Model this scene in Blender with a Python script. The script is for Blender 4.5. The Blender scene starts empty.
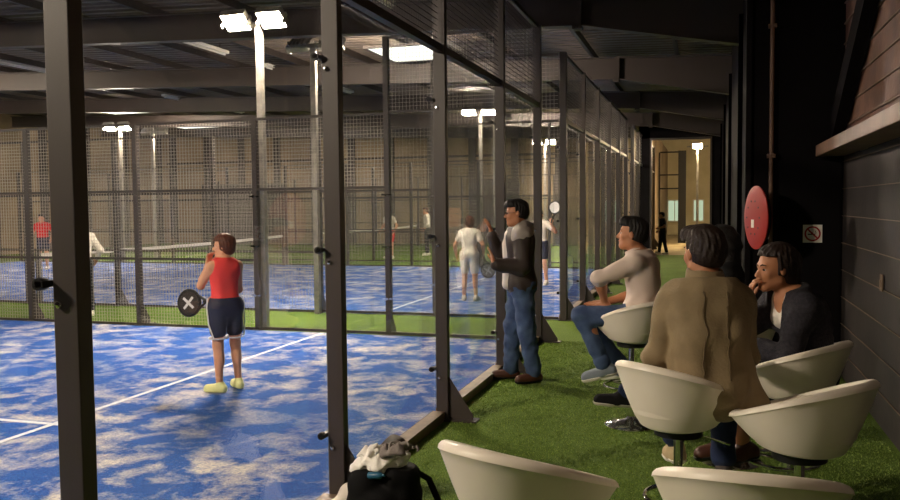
import bpy, math, random
import numpy as np
from mathutils import Vector, Matrix
random.seed(7); rng = np.random.RandomState(3)
SC = bpy.context.scene
COL = SC.collection
PI = math.pi

# ------------------------------------------------------------------ materials
def srgb(r, g, b):
    f = lambda c: (c/255/12.92) if c/255 <= .04045 else ((c/255+.055)/1.055)**2.4
    return (f(r), f(g), f(b), 1)
def mat(name, col, rough=.6, metal=0, noise=None, bump=None, spec=.4, sheen=0):
    m = bpy.data.materials.new(name); m.use_nodes = True
    nt = m.node_tree; b = nt.nodes['Principled BSDF']
    b.inputs['Base Color'].default_value = srgb(*col)
    b.inputs['Roughness'].default_value = rough; b.inputs['Metallic'].default_value = metal
    b.inputs['Specular IOR Level'].default_value = spec
    if sheen: b.inputs['Sheen Weight'].default_value = sheen
    tc = nt.nodes.new('ShaderNodeTexCoord')
    if noise:
        col2, scale = noise[0], noise[1]
        n = nt.nodes.new('ShaderNodeTexNoise'); n.inputs['Scale'].default_value = scale; n.inputs['Detail'].default_value = 5
        nt.links.new(tc.outputs['Object'], n.inputs['Vector'])
        r = nt.nodes.new('ShaderNodeValToRGB'); r.color_ramp.elements[0].position = .35; r.color_ramp.elements[1].position = .65
        r.color_ramp.elements[0].color = srgb(*col); r.color_ramp.elements[1].color = srgb(*col2)
        nt.links.new(n.outputs['Fac'], r.inputs['Fac']); nt.links.new(r.outputs['Color'], b.inputs['Base Color'])
    if bump:
        n = nt.nodes.new('ShaderNodeTexNoise'); n.inputs['Scale'].default_value = bump[0]; n.inputs['Detail'].default_value = 4
        nt.links.new(tc.outputs['Object'], n.inputs['Vector'])
        bp = nt.nodes.new('ShaderNodeBump'); bp.inputs['Strength'].default_value = bump[1]; bp.inputs['Distance'].default_value = .01
        nt.links.new(n.outputs['Fac'], bp.inputs['Height']); nt.links.new(bp.outputs['Normal'], b.inputs['Normal'])
    return m
def emit(name, col, s):
    m = bpy.data.materials.new(name); m.use_nodes = True; nt = m.node_tree
    nt.nodes.remove(nt.nodes['Principled BSDF'])
    e = nt.nodes.new('ShaderNodeEmission'); e.inputs['Color'].default_value = srgb(*col); e.inputs['Strength'].default_value = s
    nt.links.new(e.outputs[0], nt.nodes['Material Output'].inputs['Surface']); return m
def glass_mat(name, tint, haze):
    m = bpy.data.materials.new(name); m.use_nodes = True; nt = m.node_tree
    nt.nodes.remove(nt.nodes['Principled BSDF'])
    t = nt.nodes.new('ShaderNodeBsdfTransparent'); t.inputs['Color'].default_value = tint
    g = nt.nodes.new('ShaderNodeBsdfGlossy'); g.inputs['Roughness'].default_value = .02
    d = nt.nodes.new('ShaderNodeBsdfDiffuse'); d.inputs['Color'].default_value = (.8, .78, .75, 1)
    fr = nt.nodes.new('ShaderNodeFresnel'); gm = nt.nodes.new('ShaderNodeNewGeometry')
    io = nt.nodes.new('ShaderNodeMapRange'); io.inputs['To Min'].default_value = 1.38; io.inputs['To Max'].default_value = 1/1.38
    nt.links.new(gm.outputs['Backfacing'], io.inputs['Value']); nt.links.new(io.outputs[0], fr.inputs['IOR'])
    tc = nt.nodes.new('ShaderNodeTexCoord'); n = nt.nodes.new('ShaderNodeTexNoise'); n.inputs['Scale'].default_value = 1.6; n.inputs['Detail'].default_value = 6
    nt.links.new(tc.outputs['Object'], n.inputs['Vector'])
    mp = nt.nodes.new('ShaderNodeMapRange'); mp.inputs['From Min'].default_value = .4; mp.inputs['From Max'].default_value = .75
    mp.inputs['To Min'].default_value = haze*.4; mp.inputs['To Max'].default_value = haze*2
    nt.links.new(n.outputs['Fac'], mp.inputs['Value'])
    a = nt.nodes.new('ShaderNodeMixShader'); b = nt.nodes.new('ShaderNodeMixShader')
    nt.links.new(fr.outputs[0], a.inputs[0]); nt.links.new(t.outputs[0], a.inputs[1]); nt.links.new(g.outputs[0], a.inputs[2])
    nt.links.new(mp.outputs[0], b.inputs[0]); nt.links.new(a.outputs[0], b.inputs[1]); nt.links.new(d.outputs[0], b.inputs[2])
    nt.links.new(b.outputs[0], nt.nodes['Material Output'].inputs['Surface']); return m
def turf(name, c1, c2, sand=None, s_lo=.5, s_hi=.62):
    m = bpy.data.materials.new(name); m.use_nodes = True; nt = m.node_tree; b = nt.nodes['Principled BSDF']
    b.inputs['Roughness'].default_value = .85; b.inputs['Specular IOR Level'].default_value = .15
    geo = nt.nodes.new('ShaderNodeNewGeometry')
    def noise(scale, sx=1, sy=1, det=6, rough=.6, dist=0, off=(0, 0, 0)):
        mp = nt.nodes.new('ShaderNodeMapping'); mp.inputs['Scale'].default_value = (sx, sy, 1); mp.inputs['Location'].default_value = off
        nt.links.new(geo.outputs['Position'], mp.inputs['Vector'])
        n = nt.nodes.new('ShaderNodeTexNoise'); n.inputs['Scale'].default_value = scale; n.inputs['Detail'].default_value = det
        n.inputs['Roughness'].default_value = rough; n.inputs['Distortion'].default_value = dist
        nt.links.new(mp.outputs[0], n.inputs['Vector']); return n
    def ramp(n, p0, c0, p1, c1_):
        r = nt.nodes.new('ShaderNodeValToRGB'); e = r.color_ramp.elements
        e[0].position = p0; e[0].color = c0; e[1].position = p1; e[1].color = c1_
        nt.links.new(n.outputs['Fac'], r.inputs['Fac']); return r
    fine = noise(90, det=4, rough=.7)
    base = ramp(fine, .35, srgb(*c1), .68, srgb(*c2))
    out = base.outputs['Color']
    if sand:
        big = noise(2.4, 1.0, 1.0, 9, .66, .3, (3.1, 1.7, 0)); br = ramp(big, s_lo, (0, 0, 0, 1), s_hi, (1, 1, 1, 1))
        mid = noise(.55, 1, 1, 3, .5, 0, (9, 4, 0)); mr = ramp(mid, .33, (.35, .35, .35, 1), .6, (1, 1, 1, 1))
        gr = noise(45, det=3, rough=.8); grr = ramp(gr, .33, (.35, .35, .35, 1), .6, (1, 1, 1, 1))
        mu = nt.nodes.new('ShaderNodeMix'); mu.data_type = 'RGBA'; mu.blend_type = 'MULTIPLY'; mu.inputs['Factor'].default_value = 1
        nt.links.new(br.outputs['Color'], mu.inputs['A']); nt.links.new(mr.outputs['Color'], mu.inputs['B'])
        m2 = nt.nodes.new('ShaderNodeMix'); m2.data_type = 'RGBA'; m2.blend_type = 'MULTIPLY'; m2.inputs['Factor'].default_value = 1
        nt.links.new(mu.outputs['Result'], m2.inputs['A']); nt.links.new(grr.outputs['Color'], m2.inputs['B'])
        mx = nt.nodes.new('ShaderNodeMix'); mx.data_type = 'RGBA'
        nt.links.new(m2.outputs['Result'], mx.inputs['Factor']); nt.links.new(out, mx.inputs['A']); mx.inputs['B'].default_value = srgb(*sand)
        out = mx.outputs['Result']
    else:
        big = noise(1.1, det=4); br = ramp(big, .3, (.75, .75, .75, 1), .7, (1, 1, 1, 1))
        mu = nt.nodes.new('ShaderNodeMix'); mu.data_type = 'RGBA'; mu.blend_type = 'MULTIPLY'; mu.inputs['Factor'].default_value = 1
        nt.links.new(out, mu.inputs['A']); nt.links.new(br.outputs['Color'], mu.inputs['B']); out = mu.outputs['Result']
    nt.links.new(out, b.inputs['Base Color'])
    bp = nt.nodes.new('ShaderNodeBump'); bp.inputs['Strength'].default_value = .6; bp.inputs['Distance'].default_value = .015
    nt.links.new(fine.outputs['Fac'], bp.inputs['Height']); nt.links.new(bp.outputs['Normal'], b.inputs['Normal'])
    return m

M = dict(
 steel=mat('dark_painted_steel', (62, 55, 52), .45, 0, spec=.45, bump=(220, .08)),
 sill=mat('brown_base_rail', (128, 108, 90), .5, noise=((104, 88, 74), 8)),
 wire=mat('galvanised_wire', (185, 178, 168), .45, .3),
 wiredk=mat('dark_wire', (70, 66, 62), .5, .2),
 galv=mat('galvanised_steel', (165, 160, 152), .42, .5, noise=((140, 136, 130), 12)),
 black=mat('black_rubber', (18, 18, 19), .45),
 chrome=mat('chrome', (225, 225, 225), .12, 1),
 vinyl=mat('white_vinyl', (246, 237, 222), .36, 0, spec=.5, bump=(160, .05), noise=((240, 230, 214), 3)),
 deck=mat('corrugated_roof_steel', (112, 100, 90), .55, .2, noise=((96, 86, 78), 1.2)),
 beam=mat('roof_beam_steel', (60, 53, 50), .5, .1),
 dark=mat('dark_wall_paint', (19, 17, 19), .85, noise=((16, 14, 16), 2), bump=(30, .1), spec=.08),
 coldark=mat('black_column_paint', (9, 8, 9), .9, spec=0),
 wallr=mat('charcoal_boards', (50, 43, 42), .65, noise=((38, 33, 33), 2.5), bump=(25, .2)),
 gap=mat('board_highlight_and_plate', (120, 100, 84), .6),  # pale colour painting the highlight on board edges; also the socket plate
 wood=mat('brown_wood_boards', (112, 78, 60), .6, noise=((82, 56, 44), 3), bump=(20, .3)),
 ledge=mat('brown_painted_ledge', (120, 92, 74), .5, noise=((98, 76, 62), 4)),
 hall=mat('beige_wall_panels', (158, 138, 112), .8, noise=((128, 110, 88), .8)),
 facade=mat('cream_facade', (206, 194, 160), .8, noise=((190, 176, 142), 1.0)),
 sandf=mat('sandy_ground', (176, 160, 124), .9, noise=((138, 122, 92), 1.5)),
 line=mat('white_court_line', (225, 228, 232), .8, noise=((190, 200, 220), 20)),
 red=mat('red_enamel', (150, 26, 20), .55),
 white=mat('white_paint', (220, 216, 206), .5),
 redp=mat('sign_red', (150, 20, 24), .5),
 netm=mat('net_cord', (30, 30, 32), .8),
 skin=mat('light_skin', (205, 150, 118), .5, spec=.35, bump=(300, .03)),
 skin2=mat('tan_skin', (178, 122, 88), .5, spec=.35, bump=(300, .03)),
 hair_bk=mat('black_hair', (18, 14, 13), .62, spec=.4, bump=(90, .5)),
 hair_br=mat('brown_hair', (92, 46, 26), .45, spec=.4, noise=((66, 32, 20), 40), bump=(90, .5)),
 hair_dk=mat('dark_brown_hair', (34, 21, 16), .6, spec=.4, bump=(90, .5)),
 lips=mat('lips', (150, 78, 66), .5), eyew=mat('eye_white', (215, 208, 200), .3), iris=mat('dark_iris', (22, 14, 10), .2),
 tank=mat('coral_red_jersey', (226, 64, 64), .7, bump=(120, .1)),
 navy=mat('navy_sports_fabric', (34, 38, 62), .7),
 trim=mat('white_piping', (225, 225, 225), .7),
 yel=mat('pale_yellow_mesh', (222, 226, 160), .7), sole=mat('white_sole', (228, 224, 212), .6),
 shirt=mat('off_white_cotton', (214, 196, 184), .85, bump=(200, .15)),
 whitec=mat('white_sportswear', (222, 214, 204), .8),
 jacket=mat('dark_brown_jacket_cloth', (52, 43, 40), .6, bump=(60, .2)),
 hood=mat('light_grey_collar_cloth', (150, 142, 136), .8),
 khaki=mat('khaki_canvas', (146, 128, 98), .8, noise=((130, 113, 85), 9), bump=(90, .3)),
 khakid=mat('khaki_seam', (104, 88, 64), .8),
 jeans=mat('blue_denim', (74, 94, 128), .85, noise=((52, 70, 104), 9), bump=(250, .2)),
 jeansd=mat('dark_blue_denim', (34, 48, 84), .85, noise=((26, 38, 68), 9), bump=(250, .2)),
 blackc=mat('black_cloth', (20, 20, 23), .85, bump=(80, .2)),
 cardi=mat('charcoal_knit', (36, 35, 42), .9, noise=((52, 50, 58), 60), bump=(120, .5)),
 greysh=mat('grey_canvas', (122, 132, 142), .8), brownl=mat('brown_leather', (72, 40, 28), .45),
 suede=mat('beige_suede', (188, 168, 130), .8), sock=mat('grey_sock', (84, 78, 76), .9),
 redc=mat('red_shirt_cloth', (200, 26, 34), .8),
 sandf2=mat('towel_grey', (120, 112, 108), .9, bump=(90, .5)), towel=mat('towel_white', (244, 240, 234), .9, bump=(90, .5)),
 bag=mat('black_nylon', (9, 9, 11), .8, bump=(120, .2), spec=.15), bluep=mat('blue_plastic', (40, 90, 120), .3),
)
M['glass'] = glass_mat('court_glass', (.94, .95, .94, 1), .02)
M['flood'] = emit('floodlight_glow', (255, 234, 210), 1200)
M['flood2'] = emit('outdoor_lamp_glow', (255, 226, 176), 1000)
M['sky'] = emit('skylight_glow', (255, 252, 240), 2.6)
M['winglow'] = emit('lit_window', (205, 225, 190), .75)
M['turf'] = turf('green_artificial_turf', (58, 86, 26), (126, 152, 60))
M['blade'] = mat('grass_blade', (92, 122, 44), .6, noise=((150, 172, 84), 60), spec=.3)
M['blue'] = turf('blue_court_turf', (18, 62, 140), (42, 104, 190), (222, 214, 200), .46, .62)

# ------------------------------------------------------------------ mesh helpers
class MB:
    def __init__(s): s.v = []; s.f = []; s.m = []
    def add(s, vs, fs, mi=0):
        o = len(s.v); s.v += [tuple(v) for v in vs]; s.f += [tuple(i+o for i in f) for f in fs]; s.m += [mi]*len(fs)
    def box(s, x0, x1, y0, y1, z0, z1, mi=0):
        vs = [(x, y, z) for z in (z0, z1) for y in (y0, y1) for x in (x0, x1)]
        s.add(vs, [(0, 2, 3, 1), (4, 5, 7, 6), (0, 1, 5, 4), (2, 6, 7, 3), (0, 4, 6, 2), (1, 3, 7, 5)], mi); return s
    def obox(s, c, ax, ay, az, mi=0):
        c, ax, ay, az = map(Vector, (c, ax, ay, az))
        vs = [c+ax*i+ay*j+az*k for k in (-1, 1) for j in (-1, 1) for i in (-1, 1)]
        s.add(vs, [(0, 2, 3, 1), (4, 5, 7, 6), (0, 1, 5, 4), (2, 6, 7, 3), (0, 4, 6, 2), (1, 3, 7, 5)], mi); return s
    def tube(s, pts, r, n=10, mi=0, closed=False):
        pts = [Vector(p) for p in pts]; N = len(pts); rs = r if isinstance(r, (list, tuple)) else [r]*N
        t0 = (pts[1]-pts[0]).normalized(); u = t0.orthogonal().normalized(); vs = []
        for i, p in enumerate(pts):
            a = pts[(i-1) % N] if (closed or i > 0) else pts[i]; b = pts[(i+1) % N] if (closed or i < N-1) else pts[i]
            t = (b-a).normalized(); u = (u-t*u.dot(t)).normalized(); w = t.cross(u)
            vs += [p+(u*math.cos(2*PI*k/n)+w*math.sin(2*PI*k/n))*rs[i] for k in range(n)]
        fs = []
        for i in range(N if closed else N-1):
            j = (i+1) % N
            fs += [(i*n+k, i*n+(k+1) % n, j*n+(k+1) % n, j*n+k) for k in range(n)]
        if not closed: fs += [tuple(reversed(range(n))), tuple((N-1)*n+k for k in range(n))]
        s.add(vs, fs, mi); return s
    def lathe(s, prof, c=(0, 0, 0), n=28, mi=0, axis='z'):
        vs = []; 
        for r, h in prof:
            for k in range(n):
                a = 2*PI*k/n; q = (r*math.cos(a), r*math.sin(a), h)
                if axis == 'y': q = (q[0], q[2], q[1])
                if axis == 'x': q = (q[2], q[0], q[1])
                vs.append((c[0]+q[0], c[1]+q[1], c[2]+q[2]))
        m = len(prof); fs = [(i*n+k, i*n+(k+1) % n, (i+1)*n+(k+1) % n, (i+1)*n+k) for i in range(m-1) for k in range(n)]
        fs += [tuple(reversed(range(n))), tuple((m-1)*n+k for k in range(n))]
        s.add(vs, fs, mi); return s
    def prism(s, poly, axis, a, b, mi=0):
        n = len(poly)
        def P(p, h):
            return {'x': (h, p[0], p[1]), 'y': (p[0], h, p[1]), 'z': (p[0], p[1], h)}[axis]
        vs = [P(p, a) for p in poly]+[P(p, b) for p in poly]
        fs = [tuple(reversed(range(n))), tuple(range(n, 2*n))]+[(i, (i+1) % n, n+(i+1) % n, n+i) for i in range(n)]
        s.add(vs, fs, mi); return s
    def build(s, name, mats, parent=None, smooth=False, bevel=0, loc=None):
        me = bpy.data.meshes.new(name); me.from_pydata(s.v, [], s.f)
        for m in (mats if isinstance(mats, (list, tuple)) else [mats]): me.materials.append(m)
        me.polygons.foreach_set('material_index', s.m)
        me.update()
        import bmesh
        if len(s.f) < 20000:
            bm = bmesh.new(); bm.from_mesh(me); bmesh.ops.recalc_face_normals(bm, faces=bm.faces); bm.to_mesh(me); bm.free()
        if smooth:
            me.polygons.foreach_set('use_smooth', [True]*len(me.polygons))
            try: me.set_sharp_from_angle(angle=math.radians(38))
            except Exception: pass
        o = bpy.data.objects.new(name, me); COL.objects.link(o)
        if parent: o.parent = parent
        if loc: o.location = loc
        if bevel:
            b = o.modifiers.new('bevel', 'BEVEL'); b.width = bevel; b.segments = 2; b.limit_method = 'ANGLE'
        return o
def tag(o, label=None, cat=None, group=None, kind=None):
    if label: o['label'] = label
    if cat: o['category'] = cat
    if group: o['group'] = group
    if kind: o['kind'] = kind
    return o
def empty(name, loc, rz=0):
    o = bpy.data.objects.new(name, None); o.empty_display_size = .1; COL.objects.link(o); o.location = loc; o.rotation_euler = (0, 0, rz); return o
def kids(o): return [c for c in list(bpy.data.objects) if c.parent == o]
def copy_tree(o, parent=None):
    c = o.copy(); COL.objects.link(c); c.parent = parent
    for ch in kids(o): copy_tree(ch, c)
    return c
def struct(o, label=None): 
    o['kind'] = 'structure'
    if label: o['label'] = label
    return o

XG = -2.10          # the line of the courts' glass end walls
# ------------------------------------------------------------------ floors
struct(MB().box(-26, 1.3, -3, 29, -.1, 0).box(-26, -2.1, 29, 36, -.1, 0).build('floor', M['turf']), 'green artificial turf floor of the hall')
struct(MB().box(-2.1, 6, 29, 48, -.1, -.002).box(-8, -2.1, 36, 48, -.1, -.002).build('floor_yard', M['sandf']), 'sandy ground lit beyond the doorway')
for i, y0 in enumerate((.4, 12.4)):
    c = MB().box(-22.06, XG-.02, y0+.02, y0+9.98, .001, .006).build('court_surface', M['blue'])
    struct(c, ['blue court turf strewn with sand, in the near court', 'blue court turf strewn with sand, in the second court'][i])
    for (a, b, d, e) in ((-5.085, -5.035, y0+.05, y0+9.95), (-19.085, -19.035, y0+.05, y0+9.95), (-19.2, -4.86, y0+4.975, y0+5.025)):
        MB().box(a, b, d, e, .006, .009).build('court_line', M['line'], c)
struct(MB().box(-22.06, XG-.02, 24.42, 34.38, .001, .006).build('court_surface', M['turf']), 'green turf of the third court')

n = 90000; gx = rng.uniform(-1.98, 1.25, n); gy = 2.0+rng.rand(n)**1.25*8.5; an = rng.uniform(0, PI, n); gh = rng.uniform(.006, .015, n); lx = rng.normal(0, .006, n); ly = rng.normal(0, .006, n); wd = .0018+.0004*gy
ok = (gy < 9.05) | (gx < .34); gx, gy, an, gh, lx, ly, wd = [q[ok] for q in (gx, gy, an, gh, lx, ly, wd)]; n = len(gx)
V3 = np.zeros((n, 3, 3)); V3[:, 0] = np.stack([gx-np.cos(an)*wd, gy-np.sin(an)*wd, 0*gx], 1); V3[:, 1] = np.stack([gx+np.cos(an)*wd, gy+np.sin(an)*wd, 0*gx], 1); V3[:, 2] = np.stack([gx+lx, gy+ly, gh], 1)
me = bpy.data.meshes.new('grass_blades'); me.from_pydata(V3.reshape(-1, 3).tolist(), [], np.arange(3*n).reshape(-1, 3).tolist()); me.materials.append(M['blade'])
o = bpy.data.objects.new('grass_blades', me); COL.objects.link(o); tag(o, 'short green artificial grass blades covering the walkway', 'grass', kind='stuff')

# ------------------------------------------------------------------ glass end walls and side fences
def wires(mb, p0, u, w, z0, z1, pitch, t=.0017):
    """welded wire panel: p0 corner, u unit vector along, w width"""
    p0 = Vector(p0); u = Vector(u); n = Vector((u.y, -u.x, 0))
    k = max(1, round(w/pitch)); 
    for i in range(1, k):
        mb.obox(p0+u*(w*i/k)+Vector((0, 0, (z0+z1)/2)), u*t, n*t, (0, 0, (z1-z0)/2))
    k = max(1, round((z1-z0)/pitch))
    for i in range(1, k):
        mb.obox(p0+u*(w/2)+n*t*2+Vector((0, 0, z0+(z1-z0)*i/k)), u*(w/2), n*t, (0, 0, t))
def gusset_plate(par, x, y, ax):
    g = MB()
    if ax == 'x':      # braces towards +x
        g.prism([(x+.1, 0.012), (x+.30, 0.012), (x+.30, .05), (x+.1, .36)], 'y', y-.006, y+.006)
        g.box(x-.02, x+.34, y-.07, y+.07, .0, .012)
    else:
        g.prism([(y+.1, 0.012), (y+.30, 0.012), (y+.30, .05), (y+.1, .36)], 'x', x-.006, x+.006)
        g.box(x-.07, x+.07, y-.02, y+.34, .0, .012)
    g.build('gusset', M['steel'], par)
def clamps(par, x, y, zs, ax, detail=True):
    for z in zs:
        if ax == 'x':
            c = MB().lathe([(.001, -.02), (.02, -.02), (.022, -.014), (.022, .014), (.02, .02), (.001, .02)], (x-.028, y-.055, z), 12, axis='y')
            c.box(x-.036, x-.004, y-.075, y+.075, z-.011, z+.011)
            o = c.build('clamp', M['black'], par, True)
            if detail: MB().lathe([(.001, -.007), (.011, -.005), (.013, 0), (.013, .008)], (x+.03, y-.043, z-.07), 10, axis='y').build('bolt', M['chrome'], par, True)
        else:
            c = MB().lathe([(.001, -.03), (.02, -.03), (.022, -.02), (.022, .01), (.001, .01)], (x, y-.02, z), 10, axis='y')
            c.box(x-.07, x+.07, y-.024, y-.004, z-.01, z+.01)
            c.build('clamp', M['chrome'], par, True)
def glass_wall(y0, n, label):
    r = tag(empty('glass_wall', (XG, y0, 0)), label, 'glass wall', 'glass end walls along the walkway' if False else None)
    ys = [0, 1.895, 3.98, 6.0, 8.02, 10] if y0 < 5 else [2*i for i in range(n+1)]
    for i in range(n+1):
        y = ys[i]; thick = .05 if (i in (0,)) and y0 > 5 else .034
        p = MB().box(0, .1, y-thick, y+thick, 0.012, 4.0).build('post', M['steel'], r, bevel=.004)
        gusset_plate(p, 0, y, 'x')
        if i < n or y0 < 5: clamps(p, 0, y, (.42, 1.5, 2.6), 'x', y0 < 5)
    for i in range(n):
        a, b = ys[i]+.04, ys[i+1]-.04
        MB().box(-.022, -.01, a-.035, b+.035, .085, 2.97).build('glass_pane', M['glass'], r)
        m = MB(); wires(m, (.04, a, 0), (0, 1, 0), b-a, 3.03, 3.96, .05 if y0 < 20 else .1); m.build('mesh_panel', M['wiredk'], r)
        MB().box(.02, .08, a, b, 2.97, 3.03).build('rail', M['steel'], r)
        MB().box(.02, .07, a, b, 3.96, 4.0).build('top_rail', M['steel'], r)
        MB().box(-.03, .075, a, b, .0, .075).build('base_rail', M['sill'], r)
    return r
glass_wall(.4, 5, 'tall dark-framed glass end wall of the near court, beside the turf walkway')
glass_wall(12.4, 5, 'dark-framed glass end wall of the second court, beyond the gap')
glass_wall(24.4, 5, 'furthest dark-framed glass end wall, running towards the lit doorway')

def side_fence(y, n, label, pitch, side=1, wm='wire'):
    r = tag(empty('side_fence', (XG, y, 0)), label, 'fence')
    for i in range(1, n+1):
        x = -2*i; h = 4.0 if i == 1 else 3.0
        p = MB().box(x-.035, x+.035, 0, .08, .012, h).build('post', M['steel'], r)
        if y < 20:
            gusset_plate(p, x, -.02, 'y')
            if i <= 2: clamps(p, x, 0, (.5, 1.2, 1.9), 'y')
    for i in range(n):
        b, a = -2*i-.035, -2*i-1.965
        w = b-a; x0 = a
        if i == 0:
            MB().box(a, b-.06, -.02, -.008, .06, 2.98).build('glass_pane', M['glass'], r)
            segs = [(3.02, 3.96)]; rails = [0.03, 3.0, 3.98]
        elif i == 1:
            MB().box(a, b, -.02, -.008, .06, 1.98).build('glass_pane', M['glass'], r)
            segs = [(2.02, 2.97)]; rails = [.03, 2.0, 2.985]
        else:
            segs = [(.04, .98), (1.02, 1.98), (2.02, 2.97)]; rails = [.02, 1.0, 2.0, 2.985]
        m = MB()
        for (z0, z1) in segs: wires(m, (x0, .03, 0), (1, 0, 0), w, z0, z1, pitch)
        m.build('mesh_panel', M[wm], r)
        for z in rails: MB().box(a, b, .01, .05, z-.018, z+.018).build('rail', M['steel'], r)
    return r
side_fence(10.4, 10, 'dark steel and wire mesh side fence of the near court, behind the woman in red', .05)
side_fence(12.4, 10, 'wire mesh side fence on the far edge of the green strip', .06)
side_fence(22.4, 10, 'wire mesh side fence at the far side of the second court', .1)
side_fence(24.4, 10, 'wire mesh side fence at the near side of the third court', .1)
side_fence(34.4, 10, 'wire mesh side fence in front of the beige hall wall', .1)

# nets
def net(y0, label):
    r = tag(empty('court_net', (-12.06, y0, 0)), label, 'net')
    m = MB(); wires(m, (0, .25, 0), (0, 1, 0), 9.5, .04, .86, .08 if y0 < 20 else .12, .002); m.build('netting', M['netm'], r)
    m = MB(); N = 12
    for i in range(N):
        a, b = i/N, (i+1)/N; s = lambda t: .92-.05*math.sin(PI*t)
        ya, yb = .25+9.5*a, .25+9.5*b
        m.add([(-.01, ya, s(a)-.07), (.01, ya, s(a)-.07), (.01, ya, s(a)), (-.01, ya, s(a)), (-.01, yb, s(b)-.07), (.01, yb, s(b)-.07), (.01, yb, s(b)), (-.01, yb, s(b))],
              [(0, 1, 2, 3), (7, 6, 5, 4), (0, 4, 5, 1), (1, 5, 6, 2), (2, 6, 7, 3), (3, 7, 4, 0)])
    m.build('net_band', M['white'], r)
    for yy in (.25, 9.75): MB().lathe([(.05, 0), (.05, .95), (.03, .98)], (0, yy, 0), 12).build('net_post', M['steel'], r, True)
net(12.4, 'long court net with white band across the second court'); net(24.4, 'distant court net with white band in the green third court')

# ------------------------------------------------------------------ floodlight poles
def flood_pole(x, y, face, label, heads=(-.29, .27), lit='flood', h=4.32):
    r = tag(empty('floodlight_pole', (x, y, 0)), label, 'floodlight', None)
    MB().box(-.045, .045, -.045, .045, 0, h).build('pole', M['galv'], r, bevel=.006)
    MB().box(-.42, .42, -.03, .03, h-.02, h+.04).build('crossarm', M['galv'], r)
    tilt = math.radians(52)
    for k, dx in enumerate(heads):
        cz = h+.02; f = Vector((0, face*math.cos(tilt), -math.sin(tilt))); u = Vector((0, face*math.sin(tilt), math.cos(tilt))); e = Vector((1, 0, 0))
        c = Vector((dx, face*.14, cz))
        hd = MB().obox(c-f*.05, e*.19, u*.15, f*.05)
        for q in range(5): hd.obox(c-f*.12+e*(-.14+.07*q), e*.006, u*.12, f*.025)
        hd.obox(c-f*.02+e*.2, e*.006, u*.03, f*.1).obox(c-f*.02-e*.2, e*.006, u*.03, f*.1)
        ho = hd.build('floodlight', M['galv'], r, bevel=.004)
        MB().obox(c+f*.004, e*.17, u*.13, f*.003).build('lens', M[lit], ho)
    return r
PO = [(-6.06, .28, 1, 'floodlight pole at the near side of the near court'),
      (-18.06, .28, 1, 'floodlight pole at the near side, by the far half of the near court'),
      (-6.06, 10.56, -1, 'pale floodlight pole with two glaring lamps on the fence behind the woman in red'),
      (-18.06, 10.56, -1, 'floodlight pole at the far half of the near court'),
      (-6.06, 12.25, 1, 'floodlight pole turned away, on the far edge of the green strip'),
      (-18.06, 12.25, 1, 'floodlight pole turned away, at the left end of the green strip'),
      (-6.06, 22.56, -1, 'distant floodlight pole with bright lamps behind the second court, near its glass wall'),
      (-18.06, 22.56, -1, 'distant floodlight pole with small bright lamps at the left, behind the second court'),
      (-6.06, 24.2, 1, 'floodlight pole turned away, added to light the back of the hall, at the near side of the third court by its glass wall'),  # added pole, brightens the back wall of the hall
      (-18.06, 24.2, 1, 'floodlight pole turned away, added to light the back of the hall, at the near side of the third court, far left'),  # its pair, likewise added to brighten the back of the hall
      (-6.5, 34.6, -1, 'furthest floodlight pole at the back of the third court')]
for a in PO: flood_pole(*a)

# ------------------------------------------------------------------ roof
def rz(x): return 4.05-.035*x          # underside of the rafters
YR = [-3.8, 1.2, 6.2, 11.2, 16.2, 21.2, 26.2, 31.2]
for y in YR:
    x1 = .45 if y < 28 else -2.1
    m = MB()
    def seg(xa, za, xb, zb, zt_a, zt_b):
        for (hw, zlo, zhi) in ((.09, 0, .018),):
            m.add([(xa, y-hw, za), (xb, y-hw, zb), (xb, y+hw, zb), (xa, y+hw, za), (xa, y-hw, za+zhi), (xb, y-hw, zb+zhi), (xb, y+hw, zb+zhi), (xa, y+hw, za+zhi)],
                  [(0, 3, 2, 1), (4, 5, 6, 7), (0, 1, 5, 4), (1, 2, 6, 5), (2, 3, 7, 6), (3, 0, 4, 7)])
        m.add([(xa, y-.008, za), (xb, y-.008, zb), (xb, y+.008, zb), (xa, y+.008, za), (xa, y-.008, zt_a), (xb, y-.008, zt_b), (xb, y+.008, zt_b), (xa, y+.008, zt_a)],
              [(0, 3, 2, 1), (4, 5, 6, 7), (0, 1, 5, 4), (1, 2, 6, 5), (2, 3, 7, 6), (3, 0, 4, 7)])
        m.add([(xa, y-.09, zt_a), (xb, y-.09, zt_b), (xb, y+.09, zt_b), (xa, y+.09, zt_a), (xa, y-.09, zt_a+.018), (xb, y-.09, zt_b+.018), (xb, y+.09, zt_b+.018), (xa, y+.09, zt_a+.018)],
              [(0, 3, 2, 1), (4, 5, 6, 7), (0, 1, 5, 4), (1, 2, 6, 5), (2, 3, 7, 6), (3, 0, 4, 7)])
    seg(-26, rz(-26), -1.6, rz(-1.6), rz(-26)+.4, rz(-1.6)+.4)
    if y < 28: seg(-1.6, rz(-1.6), .45, 3.72, rz(-1.6)+.4, rz(.45)+.4)
    m.box(-1.72, -1.6, y-.09, y+.09, rz(-1.6)-.04, rz(-1.6)+.4)
    struct(m.build('roof_beam', M['beam']), None)
    if y > 9 and y < 28:
        struct(MB().box(.37, .5, y-.1, y+.1, 0, 4.1).build('column', M['coldark']))
for k in range(18):
    x = 1.0-1.55*k; ye = 28 if x > -2.1 else 36
    struct(MB().box(x-.03, x+.03, -3, ye, rz(x)+.42, rz(x)+.54).build('purlin', M['beam']))
m = MB(); 
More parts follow.
